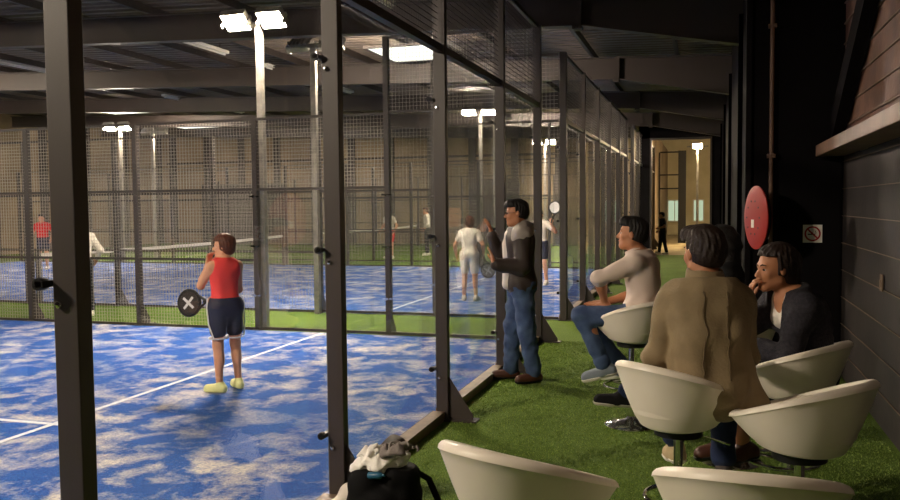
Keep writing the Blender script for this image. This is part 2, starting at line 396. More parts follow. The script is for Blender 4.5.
def sheet(x0, x1, y0, y1):
    ys = []; y = y0; 
    while y < y1: ys += [(y, 0), (y+.09, 0), (y+.12, .04), (y+.21, .04)]; y += .24
    ys.append((y1, 0)); vs = []
    for (yy, dz) in ys: vs += [(x0, yy, rz(x0)+.55+dz), (x1, yy, rz(x1)+.55+dz), (x1, yy, rz(x1)+.62+dz), (x0, yy, rz(x0)+.62+dz)]
    fs = []
    for i in range(len(ys)-1):
        a, b = 4*i, 4*i+4
        fs += [(a, a+1, b+1, b), (a+3, b+3, b+2, a+2)]
    m.add(vs, fs)
sheet(-26, -2.1, -3, 36); sheet(-2.1, 1.45, -3, 28.1)
struct(m.build('ceiling', M['deck']), 'dark corrugated steel ceiling')
# translucent skylights
for i, (xa, xb, ya, yb) in enumerate([(-5.95, -4.57, 14.2, 15.7), (-5.95, -4.5, 21.9, 23.2), (-5.95, -4.4, 29.0, 30.4), (-20.2, -18.2, 22.4, 25.0), (-21.5, -19.6, 29.2, 31.0), (-13, -11.8, 29.0, 30.3)]):
    z0 = rz((xa+xb)/2)
    w = struct(MB().box(xa, xb, ya, yb, z0+.385, z0+.41).build('window_%d' % (i+1), M['sky']), 'bright roof light panel')
    f = MB()
    for (a, b, c, d) in ((xa-.05, xa, ya-.05, yb+.05), (xb, xb+.05, ya-.05, yb+.05), (xa, xb, ya-.05, ya), (xa, xb, yb, yb+.05)): f.box(a, b, c, d, z0+.375, z0+.42)
    f.build('window_frame', M['beam'], w)
# unlit batten fittings
bat = None
for (x, y) in [(-9, 12.9), (-9, 15.9), (-9, 18.9), (-14.7, 14.4), (-14.7, 17.5), (-14.9, 20.5), (-15.1, 23.6), (-4.3, 10.6), (-9, 21.9), (-20, 17)]:
    if bat is None:
        bat = empty('ceiling_batten', (x, y, rz(x)+.35)); 
        MB().box(-.07, .07, 0, 1.5, .03, .09).build('housing', M['white'], bat, bevel=.006)
        MB().tube([(0, .05, .01), (0, 1.45, .01)], .018, 8).build('lamp_tube', M['white'], bat, True)
        MB().box(-.008, .008, .2, .22, .09, .2).box(-.008, .008, 1.28, 1.3, .09, .2).build('hanger', M['beam'], bat)
        o = bat
    else: o = copy_tree(bat); o.location = (x, y, rz(x)+.35)
    tag(o, 'unlit tube fitting hanging from the roof over the courts', 'ceiling light', 'unlit tube fittings under the roof')

# ------------------------------------------------------------------ walls
m = MB(); z = 0; k = 0
while z < 2.2:
    z1 = min(z+.262, 2.2); m.box(1.3, 1.42, -3, 9.1, z, z1, 0)
    if z1 < 2.2: m.box(1.306, 1.4, -3, 9.1, z1, z1+.008, 0); m.box(1.292, 1.3, -3, 9.1, z1-.006, z1, 1)  # thin pale strip paints the highlight on each board edge
    z = z1+.008
struct(m.build('wall_right', [M['wallr'], M['gap']]), 'charcoal boarded wall with thin pale highlights painted along its board edges, right of the stools')
m = MB(); z = 2.31
while z < 4.5:
    z1 = min(z+.19, 4.6); m.box(1.3, 1.42, -3, 9.1, z, z1, 0); m.box(1.32, 1.4, -3, 9.1, z1, z1+.012, 0); m.box(1.285, 1.3, -3, 9.1, z1-.012, z1, 1); z = z1+.012  # edge highlights painted with pale strips, as on the lower boards
struct(m.build('wall_right_upper', [M['wood'], M['gap']]), 'brown boarded upper wall above the ledge')
struct(MB().box(1.03, 1.3, -3, 9.0, 2.2, 2.31).build('trim_1', M['ledge'], bevel=.006), 'brown ledge running along the right wall')
b = MB().prism([(9.05, 2.33), (9.05, 2.62), (5.9, 4.4), (5.4, 4.4)], 'x', 1.17, 1.28)
struct(b.build('trim_2', M['dark']), 'dark diagonal brace on the upper right wall')
m = MB().box(.375, 1.45, 9.1, 9.25, 0, 4.6).box(.42, .52, 9.25, 28, 0, 4.6)
m.box(.375, .43, 9.06, 9.1, 0, 4.3).box(.72, 1.28, 9.085, 9.1, 0.02, 2.2)
struct(m.build('wall_corridor', M['dark']), 'dark painted wall closing the walkway right of the doorway')
m = MB().box(-2.15, -1.79, 28, 28.2, 0, 4.7).box(.15, .52, 28, 28.2, 0, 4.7).box(-2.15, .52, 28, 28.2, 3.87, 4.75)
struct(m.build('wall_end', M['dark']), 'dark end wall around the tall doorway')
struct(MB().box(-1.79, -1.73, 27.95, 28.2, 0, 3.87).box(.09, .15, 27.95, 28.2, 0, 3.87).box(-1.73, .09, 27.95, 28.2, 3.81, 3.87).build('door_1', M['beam']), 'tall open doorway frame')
# hall end and left walls with pilasters
m = MB()
m.box(-26, -2.1, 36, 36.2, 0, 6)
m.box(-26, -2.1, 35.9, 36, 3.9, 4.0, 1)
for (a, b) in ((-24, -19.5), (-9.9, -7.9)): m.box(a, b, 35.88, 36, 0, 2.9, 1)
for k in range(13): m.box(-25.8+1.95*k, -25.5+1.95*k, 35.85, 36, 0, 5.5, 1)
for zz in (1.2, 2.4, 3.6): m.box(-26, -2.1, 35.96, 36, zz, zz+.05)
struct(m.build('wall_back', [M['hall'], M['beam']]), 'beige panelled wall at the back of the hall')
m = MB().box(-26.2, -26, -3, 36, 0, 6)
for k in range(16): m.box(-26, -25.85, -2.5+2.5*k, -2.2+2.5*k, 0, 5.5, 1)
for zz in (1.2, 2.4, 3.6): m.box(-26, -25.96, -3, 36, zz, zz+.05)
struct(m.build('wall_left', [M['hall'], M['beam']]), 'beige panelled wall far behind the courts')
struct(MB().box(-26, 1.45, -3.2, -3, 0, 5.6).build('wall_near', M['dark']))
struct(MB().box(-2.3, -2.1, 28, 48, 0, 4.7).build('wall_yard', M['hall']))

# yard building
fb = tag(empty('yard_building', (0, 48, 0)), 'cream building with lit windows seen through the doorway', 'building')
m = MB().box(-6, 8, 0, .3, 0, 8)
for k in range(26):
    z = 2.3+.22*k; m.box(-6, 8, -.02, 0, z, z+.02)
m.box(-6, 8, -.18, 0, 2.02, 2.2).box(-6, 8, -.1, 0, 0, .5)
m.build('wall', M['facade'], fb)
for (xa, xb) in ((-2.05, -1.38), (-.68, -.2), (.6, 1.3)):
    w = MB()
    for (a, b_, c, d) in ((xa-.06, xa, .72, 1.95), (xb, xb+.06, .72, 1.95), (xa, xb, .72, .78), (xa, xb, 1.89, 1.95), ((xa+xb)/2-.02, (xa+xb)/2+.02, .78, 1.89)): w.box(a, b_, -.06, 0, c, d)
    f = w.build('window', M['white'], fb); MB().box(xa, xb, -.02, -.005, .78, 1.89).build('pane', M['winglow'], f)
M['post_black'] = mat('black_painted_post', (22, 19, 17), .6)
yf = tag(empty('yard_fence', (-1.06, 38, 0)), 'dark fence frame with thick post standing beyond the doorway', 'fence')
MB().box(-.15, .18, -.1, .1, 0, 4.05).build('post', M['post_black'], yf)
MB().box(-.98, -.92, -.03, .03, 0, 4).build('post', M['post_black'], yf)
for zz in (4.0, 3.0, 2.4): MB().box(-.92, -.15, -.03, .03, zz-.03, zz+.03).build('rail', M['post_black'], yf)
flood_pole(-.38, 35.6, -1, 'lamp pole with bright lamp in the lit yard beyond the doorway', lit='flood2', h=4.05, heads=(.0,))
flood_pole(2.4, 35.0, 1, 'unseen lamp pole added to light the yard building, right of the doorway', lit='flood2', h=4.3)  # added out of view so that the facade is lit

# pipe, sign, hose reel, switch
pp = tag(MB().tube([(.62, 9.04, 0), (.62, 9.04, 4.5)], .022, 12).box(.58, .66, 9.02, 9.065, 2.2, 2.24).box(.58, .66, 9.02, 9.065, 3.5, 3.54).build('wall_pipe', M['ledge'], smooth=True),
    'slim vertical brown pipe on the dark wall beside the hose reel', 'pipe')
sg = tag(empty('no_smoking_sign', (1.02, 9.07, 1.43)), 'small square no smoking sign with red ring on the dark wall', 'sign')
MB().box(-.09, .09, 0, .006, -.09, .09).build('plate', M['white'], sg)
ring = MB(); N = 40
vs = []; 
for k in range(N):
    a = 2*PI*k/N
    for r in (.06, .076): vs += [(r*math.cos(a), -.004, r*math.sin(a)), (r*math.cos(a), 0, r*math.sin(a))]
fs = []
for k in range(N):
    a, b_ = 4*k, 4*((k+1) % N); fs += [(a, a+2, b_+2, b_), (a, b_, b_+1, a+1), (a+2, a+3, b_+3, b_+2)]
ring.add(vs, fs); ring.obox((0, -.003, 0), (.046, 0, -.046), (0, .002, 0), (.0055, 0, .0055))
ring.build('prohibition_ring', M['redp'], sg)
MB().box(-.045, .012, -.002, 0, -.012, .0).box(.016, .024, -.002, 0, -.012, .0).tube([(.03, -.001, 0), (.034, -.001, .012), (.026, -.001, .02), (.034, -.001, .032)], .0025, 6).tube([(-.04, -.001, .014), (-.02, -.001, .022), (0, -.001, .014)], .002, 6).build('cigarette_mark', M['black'], sg)
hr = empty('fire_hose_reel', (.51, 8.78, 1.6), math.radians(-73)); tag(hr, 'round red fire hose reel swung out from the dark wall beside the pipe', 'hose reel')
d = MB().lathe([(.001, -.075), (.2, -.075), (.29, -.06), (.315, -.05), (.315, -.04), (.29, -.045), (.06, -.04), (.06, .02), (.2, .03), (.2, .04), (.001, .045)], (0, 0, 0), 40, axis='y')
d.build('reel_disc', M['red'], hr, True)
MB().lathe([(.07, -.035), (.24, -.035), (.25, -.01), (.24, .02), (.07, .02)], (0, 0, 0), 32, axis='y').build('hose', M['black'], hr, True)
hl = MB()
for k in range(10):
    a = 2*PI*k/10; hl.lathe([(.001, -.078), (.011, -.078), (.011, -.07)], (.17*math.cos(a), 0, .17*math.sin(a)), 10, axis='y')
hl.build('rivets', M['black'], hr)
MB().box(-.04, .03, -.08, -.0755, -.1, -.02).build('label_plate', M['white'], hr)
MB().tube([(0, .07, 0), (0, .13, 0), (.05, .22, 0)], .02, 8).build('bracket', M['dark'], hr)
tag(MB().box(1.28, 1.291, 7.0, 7.09, 1.06, 1.19).box(1.274, 1.281, 7.025, 7.065, 1.09, 1.15).build('socket_plate', M['gap'], bevel=.003), 'small pale socket plate low on the charcoal boarded wall', 'socket')

# ------------------------------------------------------------------ bar stools
def shell_pt(th, t):   # th=0 is the back (-y), t 0 bottom .. 1 rim (outside)
    back = .5+.5*math.cos(th)
    zr = .79+.21*back; zb = .655+.02*(1-back)
    rr = .292+.008*math.cos(2*th)+.014*back
    if t < .35:      # rounded underside
        u = t/.35; r = .19*math.sin(u*PI/2)**.9; z = zb+.035*(1-math.cos(u*PI/2))
    else:
        u = (t-.35)/.65; r = .19+(rr-.19)*(u**.8); z = zb+.035+(zr-zb-.035)*u
    return r, z
def make_stool():
    r = empty('bar_stool', (0, 0, 0)); n = 48; m = MB(); rows = []
    T = [.06, .12, .18, .24, .3, .35, .42, .5, .6, .7, .8, .9, .96]
    prof = []
    for j in range(n):
        th = 2*PI*j/n; col = []
        dx, dy = math.sin(th), -math.cos(th)
        for t in T:
            rr, z = shell_pt(th, t); col.append((rr*dx, rr*dy, z))
        R, Z = shell_pt(th, 1)
        for q in range(7):      # rolled rim
            a = PI*q/6; col.append(((R-.026+.026*math.cos(a))*dx, (R-.026+.026*math.cos(a))*dy, Z-.012+.026*math.sin(a)))
        back = (.5+.5*math.cos(th))
        for (k, z) in ((R-.058, Z-.04), (R-.068, .765+(Z-.8)*.4), (R-.085, .75), (R-.13, .735), (.08, .73), (.002, .728)): col.append((k*dx, k*dy, min(z, Z-.012) if k > .2 else min(z, .735)))
        prof.append(col)
    L = len(prof[0]); vs = [p for c in prof for p in c]
    fs = [(j*L+i, j*L+i+1, ((j+1) % n)*L+i+1, ((j+1) % n)*L+i) for j in range(n) for i in range(L-1)]
    fs.append(tuple(j*L for j in range(n)))
    m.add(vs, fs); sh = m.build('seat_shell', M['vinyl'], r, True)
    MB().lathe([(.115, .63), (.115, .66), (.05, .665)], (0, 0, 0), 20).build('seat_plate', M['black'], r, True)
    MB().lathe([(.03, .03), (.03, .36), (.022, .37), (.022, .64)], (0, 0, 0), 20).build('stem', M['chrome'], r, True)
    MB().lathe([(.205, 0), (.21, .006), (.2, .014), (.1, .03), (.045, .05), (.03, .075)], (0, 0, 0), 40).build('base', M['chrome'], r, True)
    fr = MB().tube([(.16*math.sin(a)*1.15, .04+.19*math.cos(a), .31) for a in [2*PI*k/28 for k in range(28)]], .011, 8, closed=True)
    fr.tube([(.0, 0, .31), (0, .2, .31)], .009, 8).lathe([(.036, .285), (.036, .335)], (0, 0, 0), 16)
    fr.build('footrest', M['chrome'], r, True)
    MB().tube([(.02, .05, .635), (.12, .1, .615), (.2, .13, .6)], .005, 6).build('height_lever', M['chrome'], r, True)
    return r
# facing direction (degrees from +x counter-clockwise) -> rotation of local +y
ST = [(-.56, 6.62, 140, 'white tub bar stool under the man in the pale shirt'),
      (-.125, 4.13, 52, 'white tub bar stool under the man in the khaki jacket'),
      (.45, 4.9, 150, 'white tub bar stool under the woman in the dark cardigan'),
      (.395, 3.87, 145, 'empty white tub bar stool turned left, in front of the woman in the cardigan'),
      (-.555, 2.66, 66, 'empty white tub bar stool at the bottom of the view, nearest the black backpack'),
      (.13, 2.66, 88, 'empty white tub bar stool with its back to us, at the bottom right'),
      (.16, 5.86, 178, 'white tub bar stool mostly hidden behind the man in the khaki jacket')]
st0 = make_stool()
for i, (x, y, a, lab) in enumerate(ST):
    o = st0 if i == 0 else copy_tree(st0)
    o.location = (x, y, 0); o.rotation_euler = (0, 0, math.radians(a-90)); tag(o, lab, 'bar stool', 'white tub bar stools on the turf')

# ------------------------------------------------------------------ signed distance modelling for soft shapes
class Field:
    def __init__(s, lo, hi, h):
        s.h = h; s.lo = np.array(lo, float); n = np.ceil((np.array(hi)-s.lo)/h).astype(int)+1
        s.ax = [s.lo[i]+h*np.arange(n[i]) for i in range(3)]; s.F = np.full(n, .5, np.float32)
    def sub(s, lo, hi):
        sl = []
        for i in range(3):
            a = int(max(0, math.floor((lo[i]-s.lo[i])/s.h))); b = int(min(len(s.ax[i]), math.ceil((hi[i]-s.lo[i])/s.h)+1))
            if b <= a: return None, None
            sl.append(slice(a, b))
        X = s.ax[0][sl[0]][:, None, None]; Y = s.ax[1][sl[1]][None, :, None]; Z = s.ax[2][sl[2]][None, None, :]
        return tuple(sl), (X, Y, Z)
    def put(s, p, off=0, sign=1):
        k = p[-1]; mg = k+3*s.h+abs(off)
        if p[0] == 'rc':
            _, a, b, r1, r2, _ = p; R = max(r1, r2)+mg
            sl, g = s.sub(np.minimum(a, b)-R, np.maximum(a, b)+R)
            if sl is None: return
            X, Y, Z = g; d = np.array(b)-np.array(a); L = max(1e-9, float(d@d))
            px, py, pz = X-a[0], Y-a[1], Z-a[2]
            t = np.clip((px*d[0]+py*d[1]+pz*d[2])/L, 0, 1)
            v = np.sqrt((px-t*d[0])**2+(py-t*d[1])**2+(pz-t*d[2])**2)-(r1+(r2-r1)*t)
        else:
            _, c, r, R3, _ = p; R = max(r)+mg; c = np.array(c)
            sl, g = s.sub(c-R, c+R)
            if sl is None: return
            X, Y, Z = g; px, py, pz = X-c[0], Y-c[1], Z-c[2]
            q = [px*R3[0][i]+py*R3[1][i]+pz*R3[2][i] for i in range(3)]
            k0 = np.sqrt(sum((q[i]/r[i])**2 for i in range(3)))+1e-9; k1 = np.sqrt(sum((q[i]/r[i]**2)**2 for i in range(3)))+1e-9
            v = k0*(k0-1)/k1
        v = v-off; F = s.F[sl]
        if sign > 0:
            if k > 0:
                h = np.maximum(k-np.abs(F-v), 0)/k; s.F[sl] = np.minimum(F, v)-h*h*k*.25
            else: s.F[sl] = np.minimum(F, v)
        else:
            if k > 0:
                h = np.maximum(k-np.abs(F+v), 0)/k; s.F[sl] = np.maximum(F, -v)+h*h*k*.25
            else: s.F[sl] = np.maximum(F, -v)
    def plane(s, p, n):      # keep the side where (x-p).n < 0
        X = s.ax[0][:, None, None]; Y = s.ax[1][None, :, None]; Z = s.ax[2][None, None, :]
        v = (X-p[0])*n[0]+(Y-p[1])*n[1]+(Z-p[2])*n[2]; s.F = np.maximum(s.F, v.astype(np.float32))
    def folds(s, amp, fr, seed=0, stretch=(1, 1, 1)):
        X = s.ax[0][:, None, None]*stretch[0]; Y = s.ax[1][None, :, None]*stretch[1]; Z = s.ax[2][None, None, :]*stretch[2]
        r = np.random.RandomState(seed); v = 0
        for i in range(5):
            d = r.normal(size=3); d /= np.linalg.norm(d); f = fr*(1+.8*i*.5); ph = r.rand()*6.28
            w = r.normal(size=3)*.6
            v = v+np.sin(f*(X*d[0]+Y*d[1]+Z*d[2])+ph+1.3*np.sin(fr*.6*(X*w[0]+Y*w[1]+Z*w[2])))/(1+.5*i)
        s.F = s.F+(amp*.5*v).astype(np.float32)
    def mesh(s, scale=1.0):
        F = s.F; S = F < 0; n = F.shape; cnt = np.zeros([n[0]-1, n[1]-1, n[2]-1], np.int8)
        for dx in (0, 1):
            for dy in (0, 1):
                for dz in (0, 1): cnt += S[dx:n[0]-1+dx, dy:n[1]-1+dy, dz:n[2]-1+dz]
        act = np.argwhere((cnt > 0) & (cnt < 8)); idx = np.full(cnt.shape, -1, np.int64); idx[tuple(act.T)] = np.arange(len(act))
        if not len(act): return None
        acc = np.zeros((len(act), 3)); num = np.zeros(len(act))
        C = [(0, 0, 0), (1, 0, 0), (0, 1, 0), (1, 1, 0), (0, 0, 1), (1, 0, 1), (0, 1, 1), (1, 1, 1)]
        val = [F[act[:, 0]+c[0], act[:, 1]+c[1], act[:, 2]+c[2]].astype(float) for c in C]
        for a, b in ((0, 1), (2, 3), (4, 5), (6, 7), (0, 2), (1, 3), (4, 6), (5, 7), (0, 4), (1, 5), (2, 6), (3, 7)):
            m = (val[a] < 0) != (val[b] < 0); t = np.where(m, val[a]/np.where(m, val[a]-val[b], 1), 0)
            p = np.array(C[a])+(np.array(C[b])-np.array(C[a]))*t[:, None]; acc += p*m[:, None]; num += m
        V = (s.lo+s.h*(act+acc/num[:, None]))*scale; faces = []
        for ax in range(3):
            e = [slice(None)]*3; f = [slice(None)]*3; e[ax] = slice(0, n[ax]-1); f[ax] = slice(1, n[ax])
            A = S[tuple(e)]; B = S[tuple(f)]; E = np.argwhere(A != B); u, w = (ax+1) % 3, (ax+2) % 3
            E = E[(E[:, u] > 0) & (E[:, w] > 0) & (E[:, u] < n[u]-1) & (E[:, w] < n[w]-1)]
            def ci(du, dw):
                q = E.copy(); q[:, u] -= du; q[:, w] -= dw; return idx[q[:, 0], q[:, 1], q[:, 2]]
            Q = np.stack([ci(1, 1), ci(0, 1), ci(0, 0), ci(1, 0)], 1); flip = ~A[tuple(E.T)]
            Q[flip] = Q[flip][:, ::-1]; faces.append(Q)
        Q = np.concatenate(faces); Q = Q[(Q >= 0).all(1)]
        return V, Q
def sdf_obj(name, F, m, parent, scale=1.0, relax=1):
    r = F.mesh(scale)
    if r is None: return None
    V, Q = r
    for _ in range(relax):
        E = np.concatenate([Q[:, [0, 1]], Q[:, [1, 2]], Q[:, [2, 3]], Q[:, [3, 0]]]); acc = np.zeros_like(V); c = np.zeros(len(V))
        for k in range(3):
            acc[:, k] = np.bincount(E[:, 0], V[E[:, 1], k], len(V))+np.bincount(E[:, 1], V[E[:, 0], k], len(V))
        c = np.bincount(E[:, 0], minlength=len(V))+np.bincount(E[:, 1], minlength=len(V))
        V = V*.5+.5*acc/np.maximum(c, 1)[:, None]
    me = bpy.data.meshes.new(name); me.vertices.add(len(V)); me.vertices.foreach_set('co', V.astype(np.float32).ravel())
    me.loops.add(4*len(Q)); me.loops.foreach_set('vertex_index', Q.astype(np.int32).ravel())
    me.polygons.add(len(Q)); me.polygons.foreach_set('loop_start', np.arange(0, 4*len(Q), 4, dtype=np.int32)); me.polygons.foreach_set('loop_total', np.full(len(Q), 4, np.int32))
    me.update(calc_edges=True); me.validate(); me.polygons.foreach_set('use_smooth', [True]*len(me.polygons))
    me.materials.append(m); o = bpy.data.objects.new(name, me); COL.objects.link(o); o.parent = parent; return o

A3 = lambda *a: np.array(a, float)
def nrm(v): v = np.array(v, float); return v/max(1e-9, np.linalg.norm(v))
def ik(a, b, l1, l2, pole):
    a, b = np.array(a, float), np.array(b, float); d = b-a; L = np.linalg.norm(d); L2 = min(L, (l1+l2)*.999); u = d/L; b = a+u*L2
    x = (l1*l1-l2*l2+L2*L2)/(2*L2); hgt = math.sqrt(max(0, l1*l1-x*x)); p = np.array(pole, float); p = nrm(p-u*(p@u))
    return a+u*x+p*hgt, b
def frame(up, right):
    z = nrm(up); x = nrm(np.array(right)-z*(np.array(right)@z)); y = np.cross(z, x); return np.stack([x, y, z], 1)
def rotz(a): c, s = math.cos(a), math.sin(a); return np.array([[c, -s, 0], [s, c, 0], [0, 0, 1]])
def rotx(a): c, s = math.cos(a), math.sin(a); return np.array([[1, 0, 0], [0, c, -s], [0, s, c]])
def roty(a): c, s = math.cos(a), math.sin(a); return np.array([[c, 0, s], [0, 1, 0], [-s, 0, c]])

def hand_prims(W, d, n, side, curl=.35, spread=1.0, thumb=1.0):
    """W wrist, d direction of the fingers, n palm normal, side = direction of the thumb"""
    d = nrm(d); n = nrm(np.array(n)-d*(np.array(n)@d)); s = nrm(np.array(side)-d*(np.array(side)@d)-n*(np.array(side)@n)); P = []
    P.append(('rc', W-d*.02, W+d*.02, .026, .024, .02))
    for k, (o, L) in enumerate(((.031, .066), (.0105, .074), (-.0105, .07), (-.031, .056))):
        mcp = W+d*(.088-.004*abs(k-1))+s*o*1.0; P.append(('rc', W+d*.02+s*o*.55, mcp, .015, .0125, .012))
        dd = nrm(d+s*o*3.0*spread); p = mcp; a = curl*.6
        for j, f in enumerate((.45, .32, .23)):
            q = p+(dd*math.cos(a)+n*math.sin(a))*L*f*1.15; P.append(('rc', p, q, .0095-.0008*j, .0087-.0008*j, .003)); p = q; a += curl
    t0 = W+d*.028+s*.02; t1 = t0+nrm(s*.8+d*.62+n*.25*thumb)*.042; t2 = t1+nrm(s*.3+d*.9+n*.3*thumb)*.03; t3 = t2+nrm(s*.1+d*.95+n*.3)*.024
    P += [('rc', t0, t1, .014, .0115, .012), ('rc', t1, t2, .0108, .0098, .003), ('rc', t2, t3, .0095, .0085, .003)]
    return P

def make_person(label, loc, face_deg, H, J, outfit, hair='short', hair_m='hair_bk', skin='skin', h=.006, female=False, detail=True, girth=1.0):
    """J: joints in body space (x right, y forward, z up) for a 1.75 m figure."""
    s = H/1.75; root = empty('person', loc, math.radians(face_deg-90)); tag(root, label, 'person')
    P = A3(*J['pelvis']); N = A3(*J['neck']); up = nrm(N-P); rt = A3(*J.get('right', (1, 0, 0))); R = frame(up, rt); X, Yv, Z = R[:, 0], R[:, 1], R[:, 2]
    Rp = frame(A3(0, 0, 1)*.6+up*.4, J.get('pright', (1, 0, 0)))
    sw = J.get('sw', .172 if not female else .15)*1.0
    prims = []; add = lambda tg, *p: prims.append((tg,)+p)
    g = girth; T = N-P; Lt = np.linalg.norm(T)
    bend = A3(*J.get('bend', (0, 0, 0)))      # curvature of the spine at mid height
    mid = P+T*.5+bend; ch = P+T*.72+bend*.7
    hipw = .085 if not female else .09
    HL = P-Rp[:, 0]*hipw; HR = P+Rp[:, 0]*hipw
    add('torso', 'rc', P-Rp[:, 0]*.055, P+Rp[:, 0]*.055, .108*g, .108*g, .04)
    add('torso', 'rc', P-X*.05, mid-X*(.045 if female else .055), .1*g, (.083 if female else .094)*g, .05)
    add('torso', 'rc', P+X*.05, mid+X*(.045 if female else .055), .1*g, (.083 if female else .094)*g, .05)
    add('torso', 'rc', mid-X*.045, ch-X*.07, .088*g, .098*g, .05); add('torso', 'rc', mid+X*.045, ch+X*.07, .088*g, .098*g, .05)
    add('torso', 'el', ch+Z*.03, A3(.158*g if not female else .138*g, .108*g, .15), R, .05)
    if female:
        for q in (-1, 1): add('torso', 'el', ch+X*.07*q+Yv*.085-Z*.0, A3(.058, .05, .058), R, .03)
    SL = N-X*sw-Z*.072; SR = N+X*sw-Z*.072
    if 'sho' in J: SL = SL+A3(*J['sho'][0]); SR = SR+A3(*J['sho'][1])
    for S_ in (SL, SR): add('torso', 'rc', N-Z*.03, S_, .056, .056, .05)
    Hd = A3(*J['head']); RH = rotz(J.get('hyaw', 0))@rotx(J.get('hpitch', 0))@roty(J.get('hroll', 0))
    hp = lambda x, y, z: Hd+RH@A3(x, y, z)
    add('neck', 'rc', N-Z*.05-Yv*.01, hp(0, -.022, -.07), .056 if not female else .048, .052 if not female else .045, .03)
    add('head', 'el', hp(0, -.012, .03), A3(.076, .096, .09), RH, .03); add('head', 'el', hp(0, .022, -.04), A3(.06, .07, .078), RH, .04)
    add('head', 'rc', hp(-.012, .068, -.098), hp(.012, .068, -.098), .02, .02, .03)
    add('head', 'rc', hp(-.052, .0, -.07), hp(-.012, .062, -.1), .018, .018, .03); add('head', 'rc', hp(.052, .0, -.07), hp(.012, .062, -.1), .018, .018, .03)
    add('head', 'rc', hp(0, .083, .008), hp(0, .11, -.032), .008, .0125, .012); add('head', 'rc', hp(-.011, .098, -.036), hp(.011, .098, -.036), .0085, .0085, .008)
    add('head', 'rc', hp(-.032, .074, .022), hp(.032, .074, .022), .013, .013, .015)
    add('head', 'el', hp(0, .083, -.064), A3(.024, .013, .012), RH, .008)
    for q in (-1, 1):
        add('head', 'el', hp(.083*q, -.005, -.008), A3(.009, .018, .031), RH, .008)
        add('head', 'el', hp(.038*q, .062, -.025), A3(.022, .02, .02), RH, .02)
    ua, fa = .285, .255
    arms = {}
    for q, S_, key in ((-1, SL, 'L'), (1, SR, 'R')):
        w = A3(*J['w'+key]); el, w = ik(S_, w, ua, fa, J.get('p'+key, (0.6*q, -.6, -.6)))
        arms[key] = (S_, el, w)
        add('arm'+key, 'rc', S_, el, .05*g, .04*g, .03); add('fore'+key, 'rc', el, w, .041*g, .027, .02)
        add('fore'+key, 'el', el*.7+w*.3, A3(.044, .044, .075), frame(el-w, (1, .3, .1)), .02)
        hd, hn, hs, cu = J.get('h'+key, (None,)*4)
        if hd is None: hd = nrm(w-el); hn = A3(-q, 0, 0) if abs(hd[0]) < .8 else A3(0, 0, -1); hs = A3(0, 1, 0) if abs(hd[1]) < .8 else A3(0, 0, 1); cu = .4
        for p in hand_prims(w, A3(*hd), A3(*hn), A3(*hs), cu): prims.append(('hand',)+p)
    legs = {}
    th, sh = .43, .425
    for q, Hp, key in ((-1, HL, 'L'), (1, HR, 'R')):
        a = A3(*J['a'+key]); kn, a = ik(Hp, a, th, sh, J.get('k'+key, (0.05*q, 1, .1)))
        fd = nrm(A3(*J.get('f'+key, (.15*q, 1, 0)))); legs[key] = (Hp, kn, a, fd)
        add('thigh', 'rc', Hp, kn, .09*g, .056*g, .04); add('shin', 'rc', kn, a, .056, .036, .03)
        cdir = nrm(kn-a); back = -nrm(fd-cdir*(fd@cdir))
        add('shin', 'el', kn*.68+a*.32+back*.018, A3(.048, .05, .11), frame(cdir, np.cross(back, cdir)), .03)
        fu = nrm(A3(0, 0, 1)-fd*fd[2]) if abs(fd[2]) < .9 else A3(0, 1, 0)
        add('foot', 'rc', a-fu*.045-fd*.04, a-fu*.05+fd*.14, .03, .026, .03)
    allp = []
    for p in prims:
        q = p[2:]
        if p[1] == 'rc': allp += [q[0]-q[2] if np.ndim(q[2]) == 0 else q[0], q[0], q[1]]
        else: allp += [q[0]-max(q[1]), q[0]+max(q[1])]
    allp = np.array(allp); lo = allp.min(0)-.16; hi = allp.max(0)+.16
    def build(name, sel, off, m, h_, post=None, extra=(), parent=root, relax=1, box=None):
        l, u = (lo, hi) if box is None else box
        F = Field(l, u, h_)
        for p in prims:
            if sel(p[0]): F.put(p[1:], off)
        for p in extra: F.put(p)
        if post: post(F)
        return sdf_obj(name, F, M[m] if isinstance(m, str) else m, parent, s, relax)
    build('body', lambda t: True, 0, skin, h, relax=1)
    hb = (Hd-.2, Hd+.2)
    # hair
    if hair:
        F = Field(Hd-.24-A3(0, 0, .12), Hd+.24, .006 if detail else .012)
        def cutF(F, ys_, zl, sl, zf):
            x = F.ax[0][:, None, None]-Hd[0]; y = F.ax[1][None, :, None]-Hd[1]; z = F.ax[2][None, None, :]-Hd[2]
            ly = x*RH[0, 1]+y*RH[1, 1]+z*RH[2, 1]; lz = x*RH[0, 2]+y*RH[1, 2]+z*RH[2, 2]
            a = np.maximum(ly-ys_, zl+sl*(ly+.1)-lz); F.F = np.maximum(F.F, np.minimum(a, zf-lz+.25*np.minimum(0, ly-.02)).astype(np.float32))
        def strands(F, amp, seed):
            x = F.ax[0][:, None, None]-Hd[0]; y = F.ax[1][None, :, None]-Hd[1]; z = F.ax[2][None, None, :]-Hd[2]
            lx = x*RH[0, 0]+y*RH[1, 0]+z*RH[2, 0]; ly = x*RH[0, 1]+y*RH[1, 1]+z*RH[2, 1]+.03; lz = x*RH[0, 2]+y*RH[1, 2]+z*RH[2, 2]-.06
            az = np.arctan2(ly, lx); el = np.arctan2(lz, np.sqrt(lx*lx+ly*ly)+1e-6); w = np.clip(1.35-np.abs(el), 0, 1)
            v = np.sin(19*az+2.5*np.sin(3*el+seed)+seed)+.7*np.sin(31*az+4*el+2*seed)+.8*np.sin(5*az+6*el+seed)
            F.F = F.F+(amp*.6*v*w).astype(np.float32)
